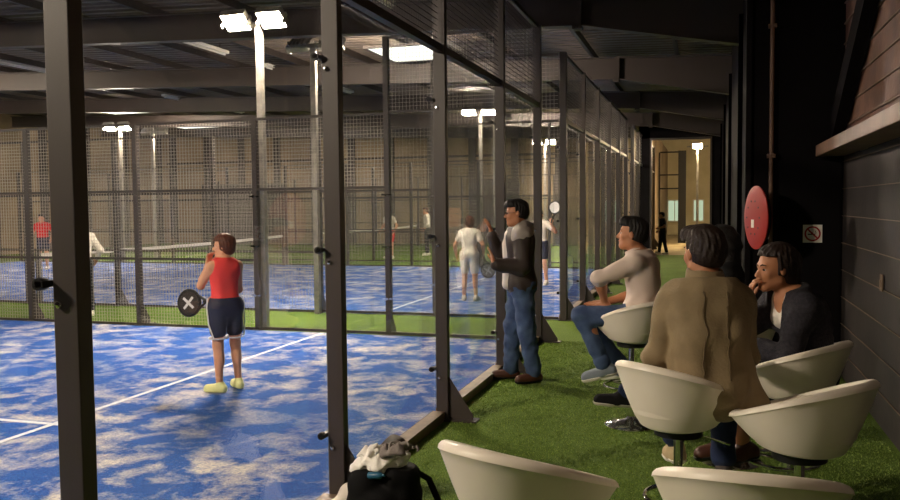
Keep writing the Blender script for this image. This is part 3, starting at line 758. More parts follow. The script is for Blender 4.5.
        if hair == 'short':
            F.put(('el', hp(0, -.016, .036), A3(.086, .11, .1), RH, 0)); F.put(('el', hp(0, -.035, -.02), A3(.073, .08, .075), RH, .04)); F.put(('el', hp(0, .03, .075), A3(.07, .075, .05), RH, .03))
            F.put(('rc', hp(-.03, .06, .09), hp(.04, .07, .085), .035, .033, .03))
            strands(F, .0045, 5)
            for q in (-1, 1): F.put(('el', hp(.09*q, .008, -.02), A3(.03, .024, .034), RH, .008), 0, -1)
            cutF(F, .018, -.075, .34, .056)
            F.put(('el', hp(0, .12, -.035), A3(.07, .052, .095), RH, .008), 0, -1)
        elif hair == 'bob':
            F.put(('el', hp(0, -.018, .036), A3(.1, .122, .108), RH, 0)); F.put(('el', hp(0, -.05, -.03), A3(.088, .082, .085), RH, .04))
            strands(F, .006, 6); cutF(F, .03, -.115, .3, .055)
            F.put(('el', hp(0, .12, -.035), A3(.074, .056, .1), RH, .01), 0, -1)
        elif hair == 'tied':
            F.put(('el', hp(0, -.018, .034), A3(.09, .115, .105), RH, 0)); F.put(('rc', hp(0, -.1, .0), hp(0, -.1, -.12), .06, .045, .05))
            F.put(('rc', hp(0, -.07, -.06), hp(0, -.1, -.2), .055, .03, .05)); F.put(('el', hp(0, -.03, .05), A3(.09, .11, .095), RH, .04)); strands(F, .006, 8)
            F.put(('el', hp(0, .134, .03), A3(.085, .066, .14), RH, .006), 0, -1); cutF(F, .02, -.26, .95, .074)
        elif hair == 'long':
            F.put(('el', hp(0, -.018, .036), A3(.1, .12, .108), RH, 0)); F.put(('rc', hp(-.03, -.06, -.02), hp(-.04, -.07, -.24), .08, .06, .05)); F.put(('rc', hp(.03, -.06, -.02), hp(.04, -.07, -.24), .08, .06, .05))
            F.folds(.008, 45, 9); F.put(('el', hp(0, .12, -.04), A3(.075, .07, .1), RH, .01), 0, -1)
        sdf_obj('hair', F, M[hair_m], root, s, 1)
    if detail:
        for q in (-1, 1):
            e = MB(); c = hp(.031*q, .077, .0); N8, N5 = 12, 8; vs = []; fs = []; 
            for i in range(N5+1):
                a = PI*i/N5
                for k in range(N8):
                    b_ = 2*PI*k/N8; v = A3(.0135*math.sin(a)*math.cos(b_), .0125*math.cos(a), .0085*math.sin(a)*math.sin(b_)); vs.append((c+RH@v)*s)
            fs = [(i*N8+k, i*N8+(k+1) % N8, (i+1)*N8+(k+1) % N8, (i+1)*N8+k) for i in range(N5) for k in range(N8)]
            e.add(vs, fs); e.m = [1 if i < 3*N8 else 0 for i in range(len(fs))]
            e.build('eye', [M['eyew'], M['iris']], root, True)
            MB().tube([hp(.013*q, .092, .022)*s, hp(.03*q, .091, .029)*s, hp(.05*q, .078, .024)*s], [.003*s, .004*s, .002*s], 6).build('eyebrow', M[hair_m], root, True)
        MB().tube([hp(-.024, .083, -.064)*s, hp(-.008, .094, -.061)*s, hp(.008, .094, -.061)*s, hp(.024, .083, -.064)*s], [.003*s, .0065*s, .0065*s, .003*s], 8).build('lips', M['lips'], root, True)
    ctx = dict(P=P, N=N, Z=Z, X=X, Y=Yv, arms=arms, legs=legs, hp=hp, s=s, build=build, root=root, mid=mid, ch=ch, up=up, RH=RH, lo=lo, hi=hi, prims=prims, Hd=Hd, SL=SL, SR=SR)
    outfit(ctx); return root, ctx

def top(ctx, m, off=.012, sleeve=None, hem=.0, fold=.004, fr=30, h=.008, name='shirt', neckcut=-.005, vneck=0, collar=None, extra=(), seed=1, arms='LR', kk=.03, vr=(.055, .02)):
    """sleeve None = sleeveless, (t_upper, t_fore) = how far along upper arm / forearm the sleeve runs"""
    ex = list(extra)
    for q, key in ((-1, 'L'), (1, 'R')):
        S_, el, w = ctx['arms'][key]
        if sleeve:
            tu, tf = sleeve; e2 = S_+(el-S_)*tu; ex.append(('rc', S_, e2, .052+off, .05+off*.9-.004*tu, kk))
            if tf: w2 = el+(w-el)*tf; ex.append(('rc', el, w2, .047+off, .036+off*.8, .02))
    N, Z, P, Y = ctx['N'], ctx['Z'], ctx['P'], ctx['Y']
    if sleeve is None:
        sel = lambda t: t == 'torso'
    else: sel = lambda t: t == 'torso'
    def post(F):
        if fold: F.folds(fold, fr, seed)
        F.plane(P+Z*hem, -Z)
        F.plane(N+Z*neckcut+Z*.03, Z)
        F.put(('rc', N-Z*.02+Y*.02, N+Z*.15+Y*.03, .06, .07, .01), 0, -1)
        if vneck: F.put(('rc', N+Y*.08+Z*.0, N+Y*.15-Z*vneck, vr[0], vr[1], .01), 0, -1)
        if sleeve is None:
            for S_ in (ctx['SL'], ctx['SR']):
                o = nrm((S_-N)-Z*((S_-N)@Z)); F.plane(S_-o*.004, nrm(o+Z*.25))
    o = ctx['build'](name, sel, off, m, h, post, ex)
    if collar:
        N = ctx['N']; X = ctx['X']; pts = [(N+Z*(.028+.0*math.cos(a))+X*.068*math.sin(a)+Y*(.015+.07*math.cos(a))-Z*.03*max(0, math.cos(a)))*ctx['s'] for a in [2*PI*k/24 for k in range(24)]]
        MB().tube(pts, collar[1]*ctx['s'], 8, closed=True).build('collar', M[collar[0]], o, True)
    return o
def bottoms(ctx, m, off=.014, leg=(1, .93), fold=.004, fr=34, h=.008, name='trousers', wide=1.0, top_=.06, seed=2, crop_len=None):
    ex = []
    for key in 'LR':
        Hp, kn, a, fd = ctx['legs'][key]
        tu, tf = leg; k2 = Hp+(kn-Hp)*tu; ex.append(('rc', Hp, k2, .09+off, (.09+(.058-.09)*tu)*wide+off, .03))
        if tf: a2 = kn+(a-kn)*tf; ex.append(('rc', kn, a2, .058*wide+off, .046*wide+off, .03))
    P, Z = ctx['P'], ctx['Z']; c_k = .7 if ctx['legs']['R'][1][1] > .25 else 0
    def post(F):
        if fold: F.folds(fold, fr, seed)
        F.plane(P+Z*top_, nrm(Z-c_k*A3(0, 1, 0)))
    return ctx['build'](name, lambda t: t == 'torso', off, m, h, post, ex)
def shoes(ctx, m, sole='sole', h=.006, laces=None):
    s = ctx['s']
    for key in 'LR':
        Hp, kn, a, fd = ctx['legs'][key]
        fu = nrm(A3(0, 0, 1)-fd*fd[2]) if abs(fd[2]) < .9 else A3(0, 1, 0)
        lo_, hi_ = a-.3, a+.3
        pr = [('rc', a-fu*.04-fd*.045, a-fu*.05+fd*.14, .042, .036, .02), ('rc', a-fu*.05+fd*.08, a-fu*.052+fd*.155, .044, .036, .02), ('rc', a-fu*.0-fd*.01, a-fu*.045+fd*.03, .042, .046, .02)]
        F = Field(np.minimum(a-.1, a+fd*.2-.1), np.maximum(a+.1, a+fd*.2+.1), h)
        for p in pr: F.put(p, .004)
        F.plane(a+fu*.03, fu); F.plane(a-fu*.072, -fu)
        so = sdf_obj('shoe', F, M[m], ctx['root'], s, 1)
        F = Field(np.minimum(a-.1, a+fd*.2-.1), np.maximum(a+.1, a+fd*.2+.1), h)
        for p in pr[:2]: F.put(p, .01)
        F.plane(a-fu*.062, fu); F.plane(a-fu*.088, -fu)
        sdf_obj('sole', F, M[sole], so, s, 0)
        if laces:
            m_ = MB(); e = nrm(np.cross(fd, fu))
            for t in (.05, .075, .1): m_.tube([(a+fd*t-fu*(.003+t*.12)-e*.022)*s, (a+fd*t-fu*(-.004+t*.12))*s, (a+fd*t-fu*(.003+t*.12)+e*.022)*s], .0035, 5)
            m_.build('laces', M[laces], so)
def socks(ctx, m, a0=.72, off=.006):
    for key in 'LR':
        Hp, kn, a, fd = ctx['legs'][key]; b = kn+(a-kn)*a0
        F = Field(np.minimum(a, b)-.08, np.maximum(a, b)+.08, .008); F.put(('rc', b, a, .044+off, .038+off, .0)); sdf_obj('sock', F, M[m], ctx['root'], ctx['s'], 0)

def racket(label, c, d, nrml, colr, group=None, L=.455):
    """padel racket: c hand point, d direction to the head, nrml normal of the face"""
    d = Vector(d).normalized(); n = Vector(nrml); n = (n-d*n.dot(d)).normalized(); e = d.cross(n); c = Vector(c)
    r = tag(empty('padel_racket', c), label, 'racket')
    hc = d*.28; N = 28
    fr = MB().tube([hc+d*.13*math.cos(2*PI*k/N)+e*.122*math.sin(2*PI*k/N) for k in range(N)], .016, 8, closed=True)
    fr.tube([d*.06, d*.11-e*.03, hc-d*.1-e*.075], .012, 8).tube([d*.06, d*.11+e*.03, hc-d*.1+e*.075], .012, 8)
    fr.build('frame', M['black'], r, True)
    # perforated face
    f = MB(); G = 13; 
    pts = []
    for i in range(-6, 7):
        for j in range(-6, 7):
            for (sx, sy, w, hh) in ((0, .5, .33, .12), (.5, 0, .12, .33)):
                u_, v_ = (i+sx)*.019, (j+sy)*.019
                if (u_/.108)**2+(v_/.116)**2 < 1: f.obox(hc+e*u_+d*v_, e*.019*(.5 if w < hh else .3), d*.019*(.3 if w < hh else .5), n*.014)
    f.build('face', M[colr], r)
    x = MB(); 
    for q in (-1, 1): x.obox(hc, (e*.052+d*.058*q), (e*.009-d*.009*q), n*.0155)
    x.build('cross_mark', M['trim'], r)
    MB().tube([d*-.06, d*.1], .016, 10).build('grip', M['black'], r, True)
    return r

# ------------------------------------------------------------------ people
SEAT = .80
# --- standing man at the glass. forward = -X world
def outfit_standing(c):
    bottoms(c, 'jeans', .02, (1, .97), .009, 36, seed=4, wide=1.15)
    top(c, 'shirt', .010, (.5, 0), -.02, .004, 30, name='shirt', vneck=.0)
    s_ = top(c, 'jacket', .03, (1, .93), -.10, .009, 26, name='jacket', vneck=.0, seed=7)
    shoes(c, 'brownl', 'black')
    N, Z, X, Y, s = c['N'], c['Z'], c['X'], c['Y'], c['s']
    F = Field(N-.3, N+.25, .008)
    for q in (-1, 1): F.put(('rc', N-Z*.03-Y*.03+X*.03*q, N-Z*.065-Y*.0+X*.165*q, .104, .106, .03))
    F.put(('rc', N-Z*.02-Y*.05, N-Z*.08-Y*.06, .095, .09, .03))
    F.plane(N-Z*.09, nrm(-Z-Y*.3)); F.put(('rc', N+Y*.07-Z*.1, N+Y*.05+Z*.2, .066, .07, .01), 0, -1); F.folds(.004, 40, 3)
    sdf_obj('shoulder_yoke', F, M['hood'], s_, s)
    MB().tube([(N+Z*.012+X*.062*math.sin(a)+Y*(.012+.062*math.cos(a))-Z*.02*max(0, math.cos(a)))*s for a in [2*PI*k/20 for k in range(20)]], .014*s, 8, closed=True).build('collar', M['hood'], s_, True)
    # open front showing the pale shirt
    F = Field(c['P']-.1, c['N']+.25, .008); ch = c['ch']
    F.put(('rc', c['N']+Y*.09-Z*.06, c['P']+Y*.13+Z*.0, .055, .055, .02)); F.plane(c['N']+Y*.02, -Y)
    F.put(('rc', ch+Y*.115, ch+Y*.115-Z*.1, .05, .045, .03)); sdf_obj('shirt_front', F, M['whitec'], c['root'], s)
    hp = c['hp']; g = MB()
    for q in (-1, 1):
        cc = hp(.033*q, .098, .0); g.tube([(cc+c['RH']@A3(.022*math.cos(a), 0, .015*math.sin(a)))*s for a in [2*PI*k/16 for k in range(16)]], .0022, 5, closed=True)
        g.tube([hp(.055*q, .095, .003)*s, hp(.078*q, .04, .003)*s, hp(.08*q, -.005, .0)*s], .002, 5)
    g.tube([hp(-.011, .1, 0)*s, hp(.011, .1, 0)*s], .002, 5); g.build('glasses', M['black'], c['root'])
    MB().tube([(c['P']+Z*.06+X*.135*math.sin(a)+Y*.118*math.cos(a))*s for a in [2*PI*k/24 for k in range(24)]], .014, 6, closed=True).build('belt', M['black'], c['root'])
J = dict(pelvis=(0, 0, .95), neck=(0, .02, 1.475), head=(0, .045, 1.625), hpitch=-.05, hyaw=-.05, bend=(0, .0, 0),
         wL=(-.22, .29, 1.15), pL=(-.2, -.3, -1), hL=((.0, .28, .96), (0, 1, -.2), (1, .1, 0), .12),
         wR=(.2, .25, 1.42), pR=(.3, .2, -1), hR=((.1, .3, 1), (0, 1, 0), (-1, 0, 0), .25),
         aL=(-.11, -.1, .085), aR=(.10, .09, .085), fL=(-.25, 1, 0), fR=(.12, 1, 0), kL=(0, 1, 0), kR=(0, 1, 0))
make_person('man in dark jacket and blue jeans with glasses, standing with his hand against the glass', (-1.74, 7.98, 0), 203, 1.80, J, outfit_standing, 'short', 'hair_bk', 'skin2', .006)

# --- seated pose helper
def seated(pel_z, lean=.03, kn=.40, adrop=.36, back=0., knees=.12):
    return dict(pelvis=(0, 0, pel_z), aL=(-knees, kn-back, pel_z-adrop-.02), aR=(knees, kn-back, pel_z-adrop-.02))
# --- man in pale shirt on stool A
def outfit_pale(c):
    bottoms(c, 'jeans', .012, (1, .9), .005, 40, seed=9)
    for key in 'LR':
        Hp, kn, a, fd = c['legs'][key]; p = kn+(a-kn)*.88
        F = Field(p-.12, p+.12, .007); F.put(('rc', p, p+(a-kn)*.07, .064, .062, 0)); F.put(('rc', p-(a-kn)*.12, p+(a-kn)*.2, .036, .036, 0), 0, -1) if False else None
        sdf_obj('turn_up', F, M['jeans'], c['root'], c['s'])
    top(c, 'shirt', .016, (1, .12), -.03, .008, 26, seed=12, collar=('shirt', .012))
    shoes(c, 'greysh', 'sole', laces='trim')
J = dict(pelvis=(0, .0, .855), neck=(0, .015, 1.345), head=(0, .055, 1.49), hpitch=.08, bend=(0, -.04, 0),
         wL=(-.08, .25, .945), pL=(-.4, 1, 0), wR=(.06, .27, .95), pR=(.5, -.5, -.6), hL=((.5, .8, -.02), (0, -.1, -1), (0, .6, 0), .12), hR=((-.5, .8, 0), (0, -.1, -1), (0, .6, 0), .12),
         aL=(-.13, .25, .475), aR=(.10, .14, .44), kL=(-.1, 1, .5), kR=(.1, 1, .5), fL=(-.1, 1, -.28), fR=(.05, 1, -.2))
make_person('man in pale cotton shirt and dark jeans seated sideways on a stool, looking left', (-.50, 6.62, 0), 178, 1.78, J, outfit_pale, 'short', 'hair_bk', 'skin2', .006)

# --- man in khaki jacket on stool B, back to us
def outfit_khaki(c):
    N, Z, X, Y, s, P = c['N'], c['Z'], c['X'], c['Y'], c['s'], c['P']
    bottoms(c, 'jeansd', .014, (1, .8), .006, 36, seed=5)
    socks(c, 'sock', .7, .004)
    ex = [('rc', P-X*.06-Y*.03, N-X*.06-Z*.16-Y*.02, .12, .095, .05), ('rc', P+X*.06-Y*.03, N+X*.06-Z*.16-Y*.02, .12, .095, .05), ('rc', P+X*.14+Z*.06, P+X*.235-Z*.12-Y*.02, .075, .05, .04)]
    j = top(c, 'khaki', .022, (1, .93), -.16, .009, 30, name='jacket', seed=21, extra=ex, h=.007, kk=.012)
    F = Field(N-.2, N+.2, .006)
    F.put(('rc', N-Z*.02, N+Z*.085-Y*.0, .096, .08, 0)); F.put(('rc', N-Z*.1, N+Z*.2, .064, .068, .0), 0, -1); F.plane(N+Z*.07+Y*.0, nrm(Z-Y*.25)); F.plane(N-Z*.03, -Z); F.folds(.003, 50, 2)
    sdf_obj('collar', F, M['khaki'], j, s)
    # back seams
    for xx in (-.055, .055):
        m_ = MB(); pts = []
        for t in np.linspace(.12, .93, 14):
            p = P+(N-P)*t+X*xx; pts.append((p-Y*.165)*s)
        # project seam to the jacket with a ray
        dg = None
        V = [v.co for v in j.data.vertices]; arr = np.array([tuple(v) for v in V]); out = []
        for p in pts:
            p = np.array(p); dlt = arr-p; lat = dlt-np.outer(dlt@Y, Y); dd = np.linalg.norm(lat, axis=1); cand = arr[dd < .014]
            if len(cand): out.append(cand[np.argmin(cand@Y)]-Y*.001)
        if len(out) > 3: m_.tube(out, .0035, 6).build('seam', M['khakid'], j, True)
    shoes(c, 'suede', 'sole', laces='sock')
J = dict(pelvis=(0, .0, .845), neck=(.0, .075, 1.325), head=(.0, .12, 1.468), hyaw=.42, hpitch=-.05, bend=(0, -.045, 0), right=(1, .02, 0), sw=.15,
         wL=(-.19, .36, .93), pL=(-.3, -.6, -1), wR=(.16, .38, .95), pR=(.3, -.6, -1), hL=((.6, .8, 0), (0, -.1, -1), (0, 1, .3), .4), hR=((-.6, .8, 0), (0, -.1, -1), (0, 1, .3), .4),
         aL=(-.02, .60, .40), aR=(.17, .36, .33), kL=(-.3, .6, .6), kR=(.2, 1, .4), fL=(.0, 1, -.15), fR=(.1, 1, -.1))
make_person('man in khaki canvas jacket seated on a stool with his back to us', (.015, 4.08, 0), 104, 1.80, J, outfit_khaki, 'short', 'hair_dk', 'skin2', .006, girth=1.0)

# --- woman in dark cardigan on stool C
def outfit_cardi(c):
    N, Z, X, Y, s, P = c['N'], c['Z'], c['X'], c['Y'], c['s'], c['P']
    bottoms(c, 'blackc', .014, (1, .55), .005, 34, seed=15)
    top(c, 'whitec', .006, None, .0, .003, 30, name='vest', vneck=.10, vr=(.07, .05))
    j = top(c, 'cardi', .026, (1, .8), -.09, .012, 26, name='cardigan', vneck=.22, seed=17, h=.007, vr=(.088, .07))
    F = Field(c['arms']['R'][1]-.2, c['arms']['R'][1]+.3, .008)
    S_, el, w = c['arms']['R']; F.put(('rc', el+(w-el)*.25, el+(w-el)*.72, .055, .048, .02)); F.folds(.006, 40, 4); sdf_obj('rolled_cuff', F, M['hood'], j, s)
    shoes(c, 'brownl', 'black')
    sp = MB()
    sp.lathe([(.001, 0), (.012, .002), (.001, .006)], (0, 0, 0), 10)
J = dict(pelvis=(0, .0, .835), neck=(0, .13, 1.285), head=(.01, .205, 1.425), hyaw=.12, hpitch=-.06, bend=(0, -.05, 0), sw=.155,
         wL=(-.0, .38, .98), pL=(-.6, -.2, -1), hL=((.3, 1, -.1), (0, 0, -1), (1, 0, 0), .5),
         wR=(.04, .335, 1.24), pR=(.5, .2, -1), hR=((-.25, -.06, 1), (-.3, -1, -.2), (-.7, 0, .3), .55),
         aL=(.0, .38, .40), aR=(.12, .44, .40), fL=(0, 1, -.2), fR=(.1, 1, -.2), kL=(.15, 1, .25), kR=(.1, 1, .5))
make_person('woman in dark cardigan over white top seated with her hand at her mouth', (.55, 4.98, 0), 200, 1.70, J, outfit_cardi, 'tied', 'hair_dk', 'skin2', .006, female=True)

# --- hidden dark person
def outfit_hidden(c):
    bottoms(c, 'jeansd', .014, (1, .9), .005, 34, h=.01, seed=5)
    top(c, 'blackc', .028, (1, .93), -.06, .01, 24, name='coat', h=.01)
    shoes(c, 'blackc', 'sole', laces='trim')
J = dict(pelvis=(0, .0, .885), neck=(0, .03, 1.375), head=(0, .06, 1.51), hpitch=-.02,
         wL=(-.18, .36, .98), wR=(.18, .36, .98), aL=(-.1, .72, .43), aR=(.12, .40, .43), fL=(-.1, 1, .05), fR=(.1, 1, -.2), kL=(-.1, .3, 1), kR=(.1, 1, .5))
make_person('person with long black hair and coat, half hidden behind the man in khaki', (.14, 5.9, 0), 178, 1.70, J, outfit_hidden, 'long', 'hair_bk', 'skin2', .009, detail=False)

# --- woman in red
def outfit_red(c):
    N, Z, X, Y, s, P = c['N'], c['Z'], c['X'], c['Y'], c['s'], c['P']
    top(c, 'tank', .008, None, .03, .004, 34, name='tank_top', seed=3, h=.006)
    sh = bottoms(c, 'navy', .02, (.62, 0), .004, 30, name='shorts', wide=1.0, top_=.1, h=.007)
    for key, q in (('L', -1), ('R', 1)):
        Hp, kn, a, fd = c['legs'][key]; e = Hp+(kn-Hp)*.8; d = nrm(kn-Hp); r = frame(d, (1, 0, 0))
        rad = .096
        MB().tube([(Hp+(kn-Hp)*.8+r[:, 0]*rad*math.cos(t)+r[:, 1]*rad*math.sin(t))*s for t in [2*PI*k/24 for k in range(24)]], .007, 6, closed=True).build('hem_piping', M['trim'], sh, True)
        MB().tube([(Hp+X*q*(.115)+Z*.1)*s, (Hp+X*q*.128+Z*.0)*s, (Hp+X*q*.113+(kn-Hp)*.45-Y*.02)*s, (Hp+X*q*.08+(kn-Hp)*.78-Y*.07)*s], .007, 6).build('side_piping', M['trim'], sh, True)
    shoes(c, 'yel', 'yel', laces='trim')
J = dict(pelvis=(0, 0, .955), neck=(.0, .0, 1.47), head=(-.0, .03, 1.62), hyaw=1.0, hpitch=-.06, sw=.15, bend=(0, .02, 0),
         wL=(-.12, .17, 1.42), pL=(-.35, .15, -1), hL=((.15, -.15, 1), (.3, -1, 0), (.6, 0, .6), .6),
         wR=(.0, .2, 1.02), pR=(1, -.5, -.2), hR=((-1, .2, -.05), (0, -.6, -.5), (0, .3, 1), .9),
         aL=(-.1, -.02, .085), aR=(.15, .04, .085), fL=(-.55, .85, 0), fR=(.1, 1, 0), kL=(0, 1, 0), kR=(0, 1, 0))
WR = (-4.34, 6.83, 0); WF = 146; WH = 1.50
_, c = make_person('woman in coral red tank top and navy shorts standing on the near blue court', WR, WF, WH, J, outfit_red, 'bob', 'hair_br', 'skin', .006, female=True)
def to_world(c, loc, face, p):
    return Matrix.Rotation(math.radians(face-90), 3, 'Z')@Vector(tuple(np.array(p)*c['s']))+Vector(loc)
w = to_world(c, WR, WF, c['arms']['R'][2]+A3(-.07, .0, -.015))
racket('black perforated racket with pale cross, held by the woman in red', w, (-1, .12, -.12), (0.05, -1, .1), 'beam')

# --- woman in white on court 2
def outfit_white(c):
    top(c, 'whitec', .014, (.55, 0), .0, .006, 30, h=.01); bottoms(c, 'whitec', .02, (.75, 0), .004, 30, name='shorts', top_=.07, h=.01)
    shoes(c, 'whitec', 'sole', h=.01)
J = dict(pelvis=(0, 0, .955), neck=(0, .02, 1.47), head=(0, .05, 1.61), hyaw=.3, sw=.16,
         wL=(-.3, .12, .95), wR=(.27, .14, .98), aL=(-.12, 0, .085), aR=(.13, 0, .085), pL=(-.5, -1, 0), pR=(.5, -1, 0))
_, c = make_person('player in white shirt and shorts with back turned, on the second court', (-4.12, 14.5, 0), 95, 1.56, J, outfit_white, 'bob', 'hair_br', 'skin', .012, female=True, detail=False)
racket('pale racket hanging down in the hand of the player in white', to_world(c, (-4.12, 14.5, 0), 95, c['arms']['R'][2]+A3(0, .03, -.06)), (.25, .1, -1), (0, -1, 0), 'galv')

# --- player with raised racket
def outfit_far(tp, bt, sl=(.5, 0), lg=(.7, 0)):
    def f(c):
        top(c, tp, .014, sl, .0, 0, h=.013); bottoms(c, bt, .018, lg, 0, top_=.07, h=.013); shoes(c, 'whitec', 'sole', h=.012)
    return f
J = dict(pelvis=(0, 0, .955), neck=(0, .02, 1.47), head=(0, .05, 1.61), wL=(-.3, .12, .95), wR=(-.0, .3, 1.4), aL=(-.15, 0, .085), aR=(.15, 0, .085))
J['wR'] = (.2, .3, 1.36); J['hR'] = ((.2, .2, 1), (0, 1, 0), (-1, 0, 0), .8); J['wL'] = (-.34, .22, 1.42); J['pL'] = (-1, 0, -1); J['hL'] = ((-.3, .1, 1), (0, 1, 0), (1, 0, 0), .9)
PL = (-3.46, 17.8, 0)
_, c = make_person('player raising a pale racket behind the corner of the second court glass', PL, 262, 1.66, J, outfit_far('whitec', 'navy'), 'short', 'hair_dk', 'skin', .013, detail=False)
racket('pale racket raised beside the corner post of the near court', to_world(c, PL, 262, c['arms']['L'][2]+A3(-.02, .02, .07)), (.25, 0, 1), (0, -1, .1), 'trim')

# --- red shirt far left, person behind the near post, far players, boy in doorway
Jw = dict(pelvis=(0, 0, .955), neck=(0, .02, 1.47), head=(0, .05, 1.61), wL=(-.3, .12, .95), wR=(.3, .14, .98), aL=(-.12, .02, .085), aR=(.13, -.02, .085), pL=(-.5, -1, 0), pR=(.5, -1, 0))
make_person('distant player in red shirt and dark shorts at the far left', (-18.3, 19.4, 0), 290, 1.62, dict(Jw), outfit_far('redc', 'navy'), 'short', 'hair_dk', 'skin', .013, detail=False)
make_person('person in white shirt and dark trousers behind the fence, half hidden by the nearest post', (-9.62, 11.0, 0), 150, 1.62, dict(Jw), outfit_far('whitec', 'blackc', (1, .8), (1, .9)), 'short', 'hair_dk', 'skin', .012, detail=False)
make_person('tiny distant player in white top and red shorts in the third court', (-10.0, 25.6, 0), 250, 1.68, dict(Jw), outfit_far('whitec', 'redc'), 'short', 'hair_dk', 'skin', .013, detail=False)
make_person('tiny distant player in white shirt and dark trousers in the third court', (-9.3, 27.4, 0), 200, 1.70, dict(Jw), outfit_far('whitec', 'blackc', (1, .5), (1, .9)), 'short', 'hair_br', 'skin', .013, detail=False)
Jb = dict(Jw); Jb['aL'] = (-.12, -.14, .085); Jb['aR'] = (.13, .14, .085); Jb['wL'] = (-.25, .2, 1.1)
make_person('boy in black shirt and black trousers standing in the lit doorway', (-1.42, 29.1, 0), 190, 1.46, Jb, outfit_far('blackc', 'blackc', (.6, 0), (1, .93)), 'short', 'hair_bk', 'skin', .012, detail=False)

# ------------------------------------------------------------------ backpack, towel, jacket on the floor
bp = empty('backpack', (-1.66, 4.12, 0), math.radians(12)); tag(bp, 'black backpack standing open on the turf by the glass', 'backpack')
F = Field((-.3, -.25, -.05), (.3, .25, .5), .008); E3 = np.eye(3)
for x in (-.1, .1):
    for y in (-.05, .04): F.put(('rc', A3(x, y, .07), A3(x*.9, y*.9, .28), .105, .095, .05))
F.put(('el', A3(0, -.13, .14), A3(.13, .06, .11), E3, .03)); F.plane(A3(0, 0, 0.0), A3(0, 0, -1)); F.plane(A3(0, 0, .345), A3(0, .1, 1)); F.folds(.008, 26, 11)
sdf_obj('bag_body', F, M['bag'], bp)
MB().tube([(.17, .0, .32), (.24, .02, .27), (.31, .0, .12), (.36, -.04, .03), (.34, -.12, .015)], [.016, .018, .018, .016, .012], 8).build('shoulder_strap', M['bag'], bp, True)
MB().tube([(-.06, .1, .33), (-.04, .13, .39), (.04, .13, .39), (.06, .1, .33)], .009, 8).build('grab_handle', M['bag'], bp, True)
MB().tube([(-.11+.011*k, -.185+.02*abs(k-10)/10, .17) for k in range(21)], .004, 5).build('zip', M['steel'], bp, True)
F = Field((-.25, -.22, .2), (.25, .25, .6), .007)
pts = rng.rand(9, 3)
for q in ((-.1, -.02, .36, -.02, -.07, .37, .05), (-.02, -.05, .38, .08, 0, .39, .055), (-.05, .04, .38, .07, .05, .4, .05), (-.13, -.03, .34, -.06, -.02, .42, .045)):
    F.put(('rc', A3(*q[:3]), A3(*q[3:6]), q[6], q[6], .02))
F.folds(.016, 95, 23); tw = sdf_obj('towel', F, M['towel'], None)
tw.location = bp.location; tw.rotation_euler = bp.rotation_euler; tw['label'] = 'crumpled white towel stuffed in the top of the black backpack'; tw['category'] = 'towel'
F = Field((-.1, -.2, .3), (.25, .25, .6), .007)
for k in range(3):
    c0 = A3(.06, -.02, .42); pr = None
    for a in np.linspace(0, 5.2, 12):
        p = c0+A3(math.cos(a)*(.1-.025*k)+.03, math.sin(a)*(.075-.015*k)-.02, .014*k+.014*math.sin(3*a)+.02)
        if pr is not None: F.put(('rc', pr, p, .012, .012, .006))
        pr = p
F.folds(.008, 50, 3)
tk = sdf_obj('rolled_cloth', F, M['sandf2'], None); tk.location = bp.location; tk.rotation_euler = bp.rotation_euler; tag(tk, 'twisted grey cloth lying on the white towel', 'cloth')
bt = MB().lathe([(.001, 0), (.03, .003), (.032, .02), (.032, .12), (.02, .14), (.012, .15), (.012, .17), (.001, .171)], (0, 0, 0), 16).build('water_bottle', M['bluep'], smooth=True)
bt.location = (-1.70, 4.0, .325); bt.rotation_euler = (0, 1.4, -.2); bt.scale = (.6, .6, .6); tag(bt, 'blue bottle poking out of the backpack below the towel', 'bottle')
jk = empty('dark_jacket', (-1.86, 4.52, 0)); tag(jk, 'dark brown jacket slumped against the glass beside the backpack', 'jacket')
F = Field((-.2, -.35, -.02), (.35, .4, .6), .009)
F.put(('rc', A3(-.06, -.03, .2), A3(.06, .04, .31), .06, .05, .04)); F.put(('rc', A3(-.04, -.02, .06), A3(-.02, -.02, .2), .06, .06, .04)); F.put(('rc', A3(.1, .05, .06), A3(.1, .05, .3), .07, .06, .05)); F.put(('rc', A3(.03, 0, .06), A3(.04, .02, .24), .08, .07, .05))
F.plane(A3(0, 0, 0), A3(0, 0, -1)); F.folds(.02, 22, 31); sdf_obj('jacket_body', F, M['jacket'], jk)
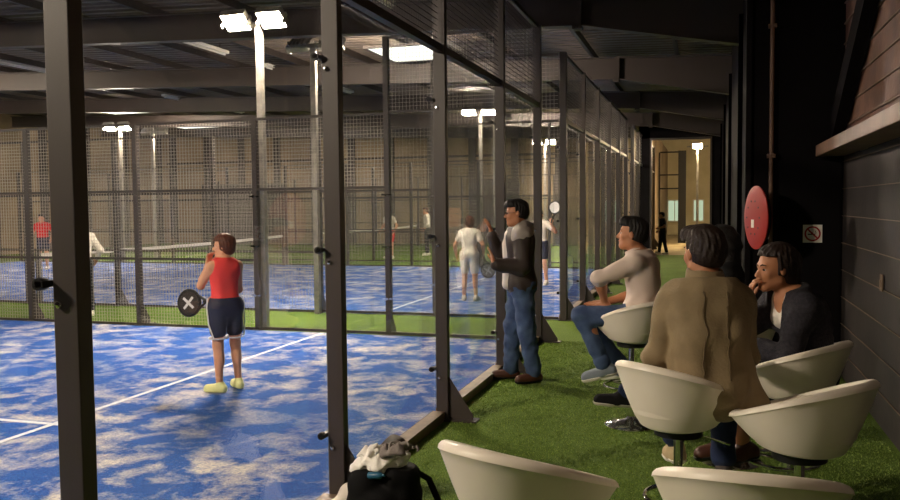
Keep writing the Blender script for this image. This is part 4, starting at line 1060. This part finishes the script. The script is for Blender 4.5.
MB().tube([(-.02, -.06, .2), (.0, -.12, .12), (.02, -.16, .03)], [.03, .035, .03], 8).build('sleeve', M['jacket'], jk, True)
F = Field((-.25, -.25, -.02), (.25, .25, .35), .008); F.put(('rc', A3(-.05, -.02, .1), A3(.03, .03, .2), .06, .04, .03)); F.put(('rc', A3(-.03, 0, .05), A3(.06, 0, .05), .05, .05, .03)); F.folds(.02, 30, 5); F.plane(A3(0, 0, 0), A3(0, 0, -1))
sp = sdf_obj('garment', F, M['whitec'], None); sp.location = (-1.86, 4.12, 0); tag(sp, 'small white garment lying between the post and the backpack', 'garment')

# ---- unseen lamp added to brighten the walkway from behind the viewer, camera, world
lt = tag(empty('added_walkway_lamp', (-.55, -.6, 4.0)), 'unseen lamp added over the walkway behind the viewer', 'ceiling light')
MB().box(-.3, .3, -.12, .12, 0, .06).build('housing', M['beam'], lt); MB().box(-.01, .01, -.01, .01, .06, .5).build('hanger', M['beam'], lt)
MB().box(-.27, .27, -.1, .1, -.006, 0).build('diffuser', emit('added_lamp_glow', (255, 226, 190), 62), lt)

cam = bpy.data.cameras.new('camera'); co = bpy.data.objects.new('camera', cam); COL.objects.link(co); SC.camera = co
cam.sensor_width = 36; cam.lens = 830/900*36; cam.clip_start = .05; cam.clip_end = 200
yaw, pitch, roll = math.radians(17.2), math.radians(3.08), math.radians(-.54)
co.matrix_world = Matrix.Translation((0, 0, 1.75))@Matrix.Rotation(yaw, 4, 'Z')@Matrix.Rotation(PI/2-pitch, 4, 'X')@Matrix.Rotation(roll, 4, 'Z')

w = bpy.data.worlds.new('night'); SC.world = w; w.use_nodes = True
w.node_tree.nodes['Background'].inputs['Color'].default_value = (.03, .03, .04, 1); w.node_tree.nodes['Background'].inputs['Strength'].default_value = .3
vs = SC.view_settings; vs.view_transform = 'Standard'; vs.look = 'None'; vs.gamma = 1; vs.use_curve_mapping = False; vs.exposure = 0
SC.cycles.transparent_max_bounces = 32
SC.cycles.max_bounces = 8
SC.cycles.use_denoising = True
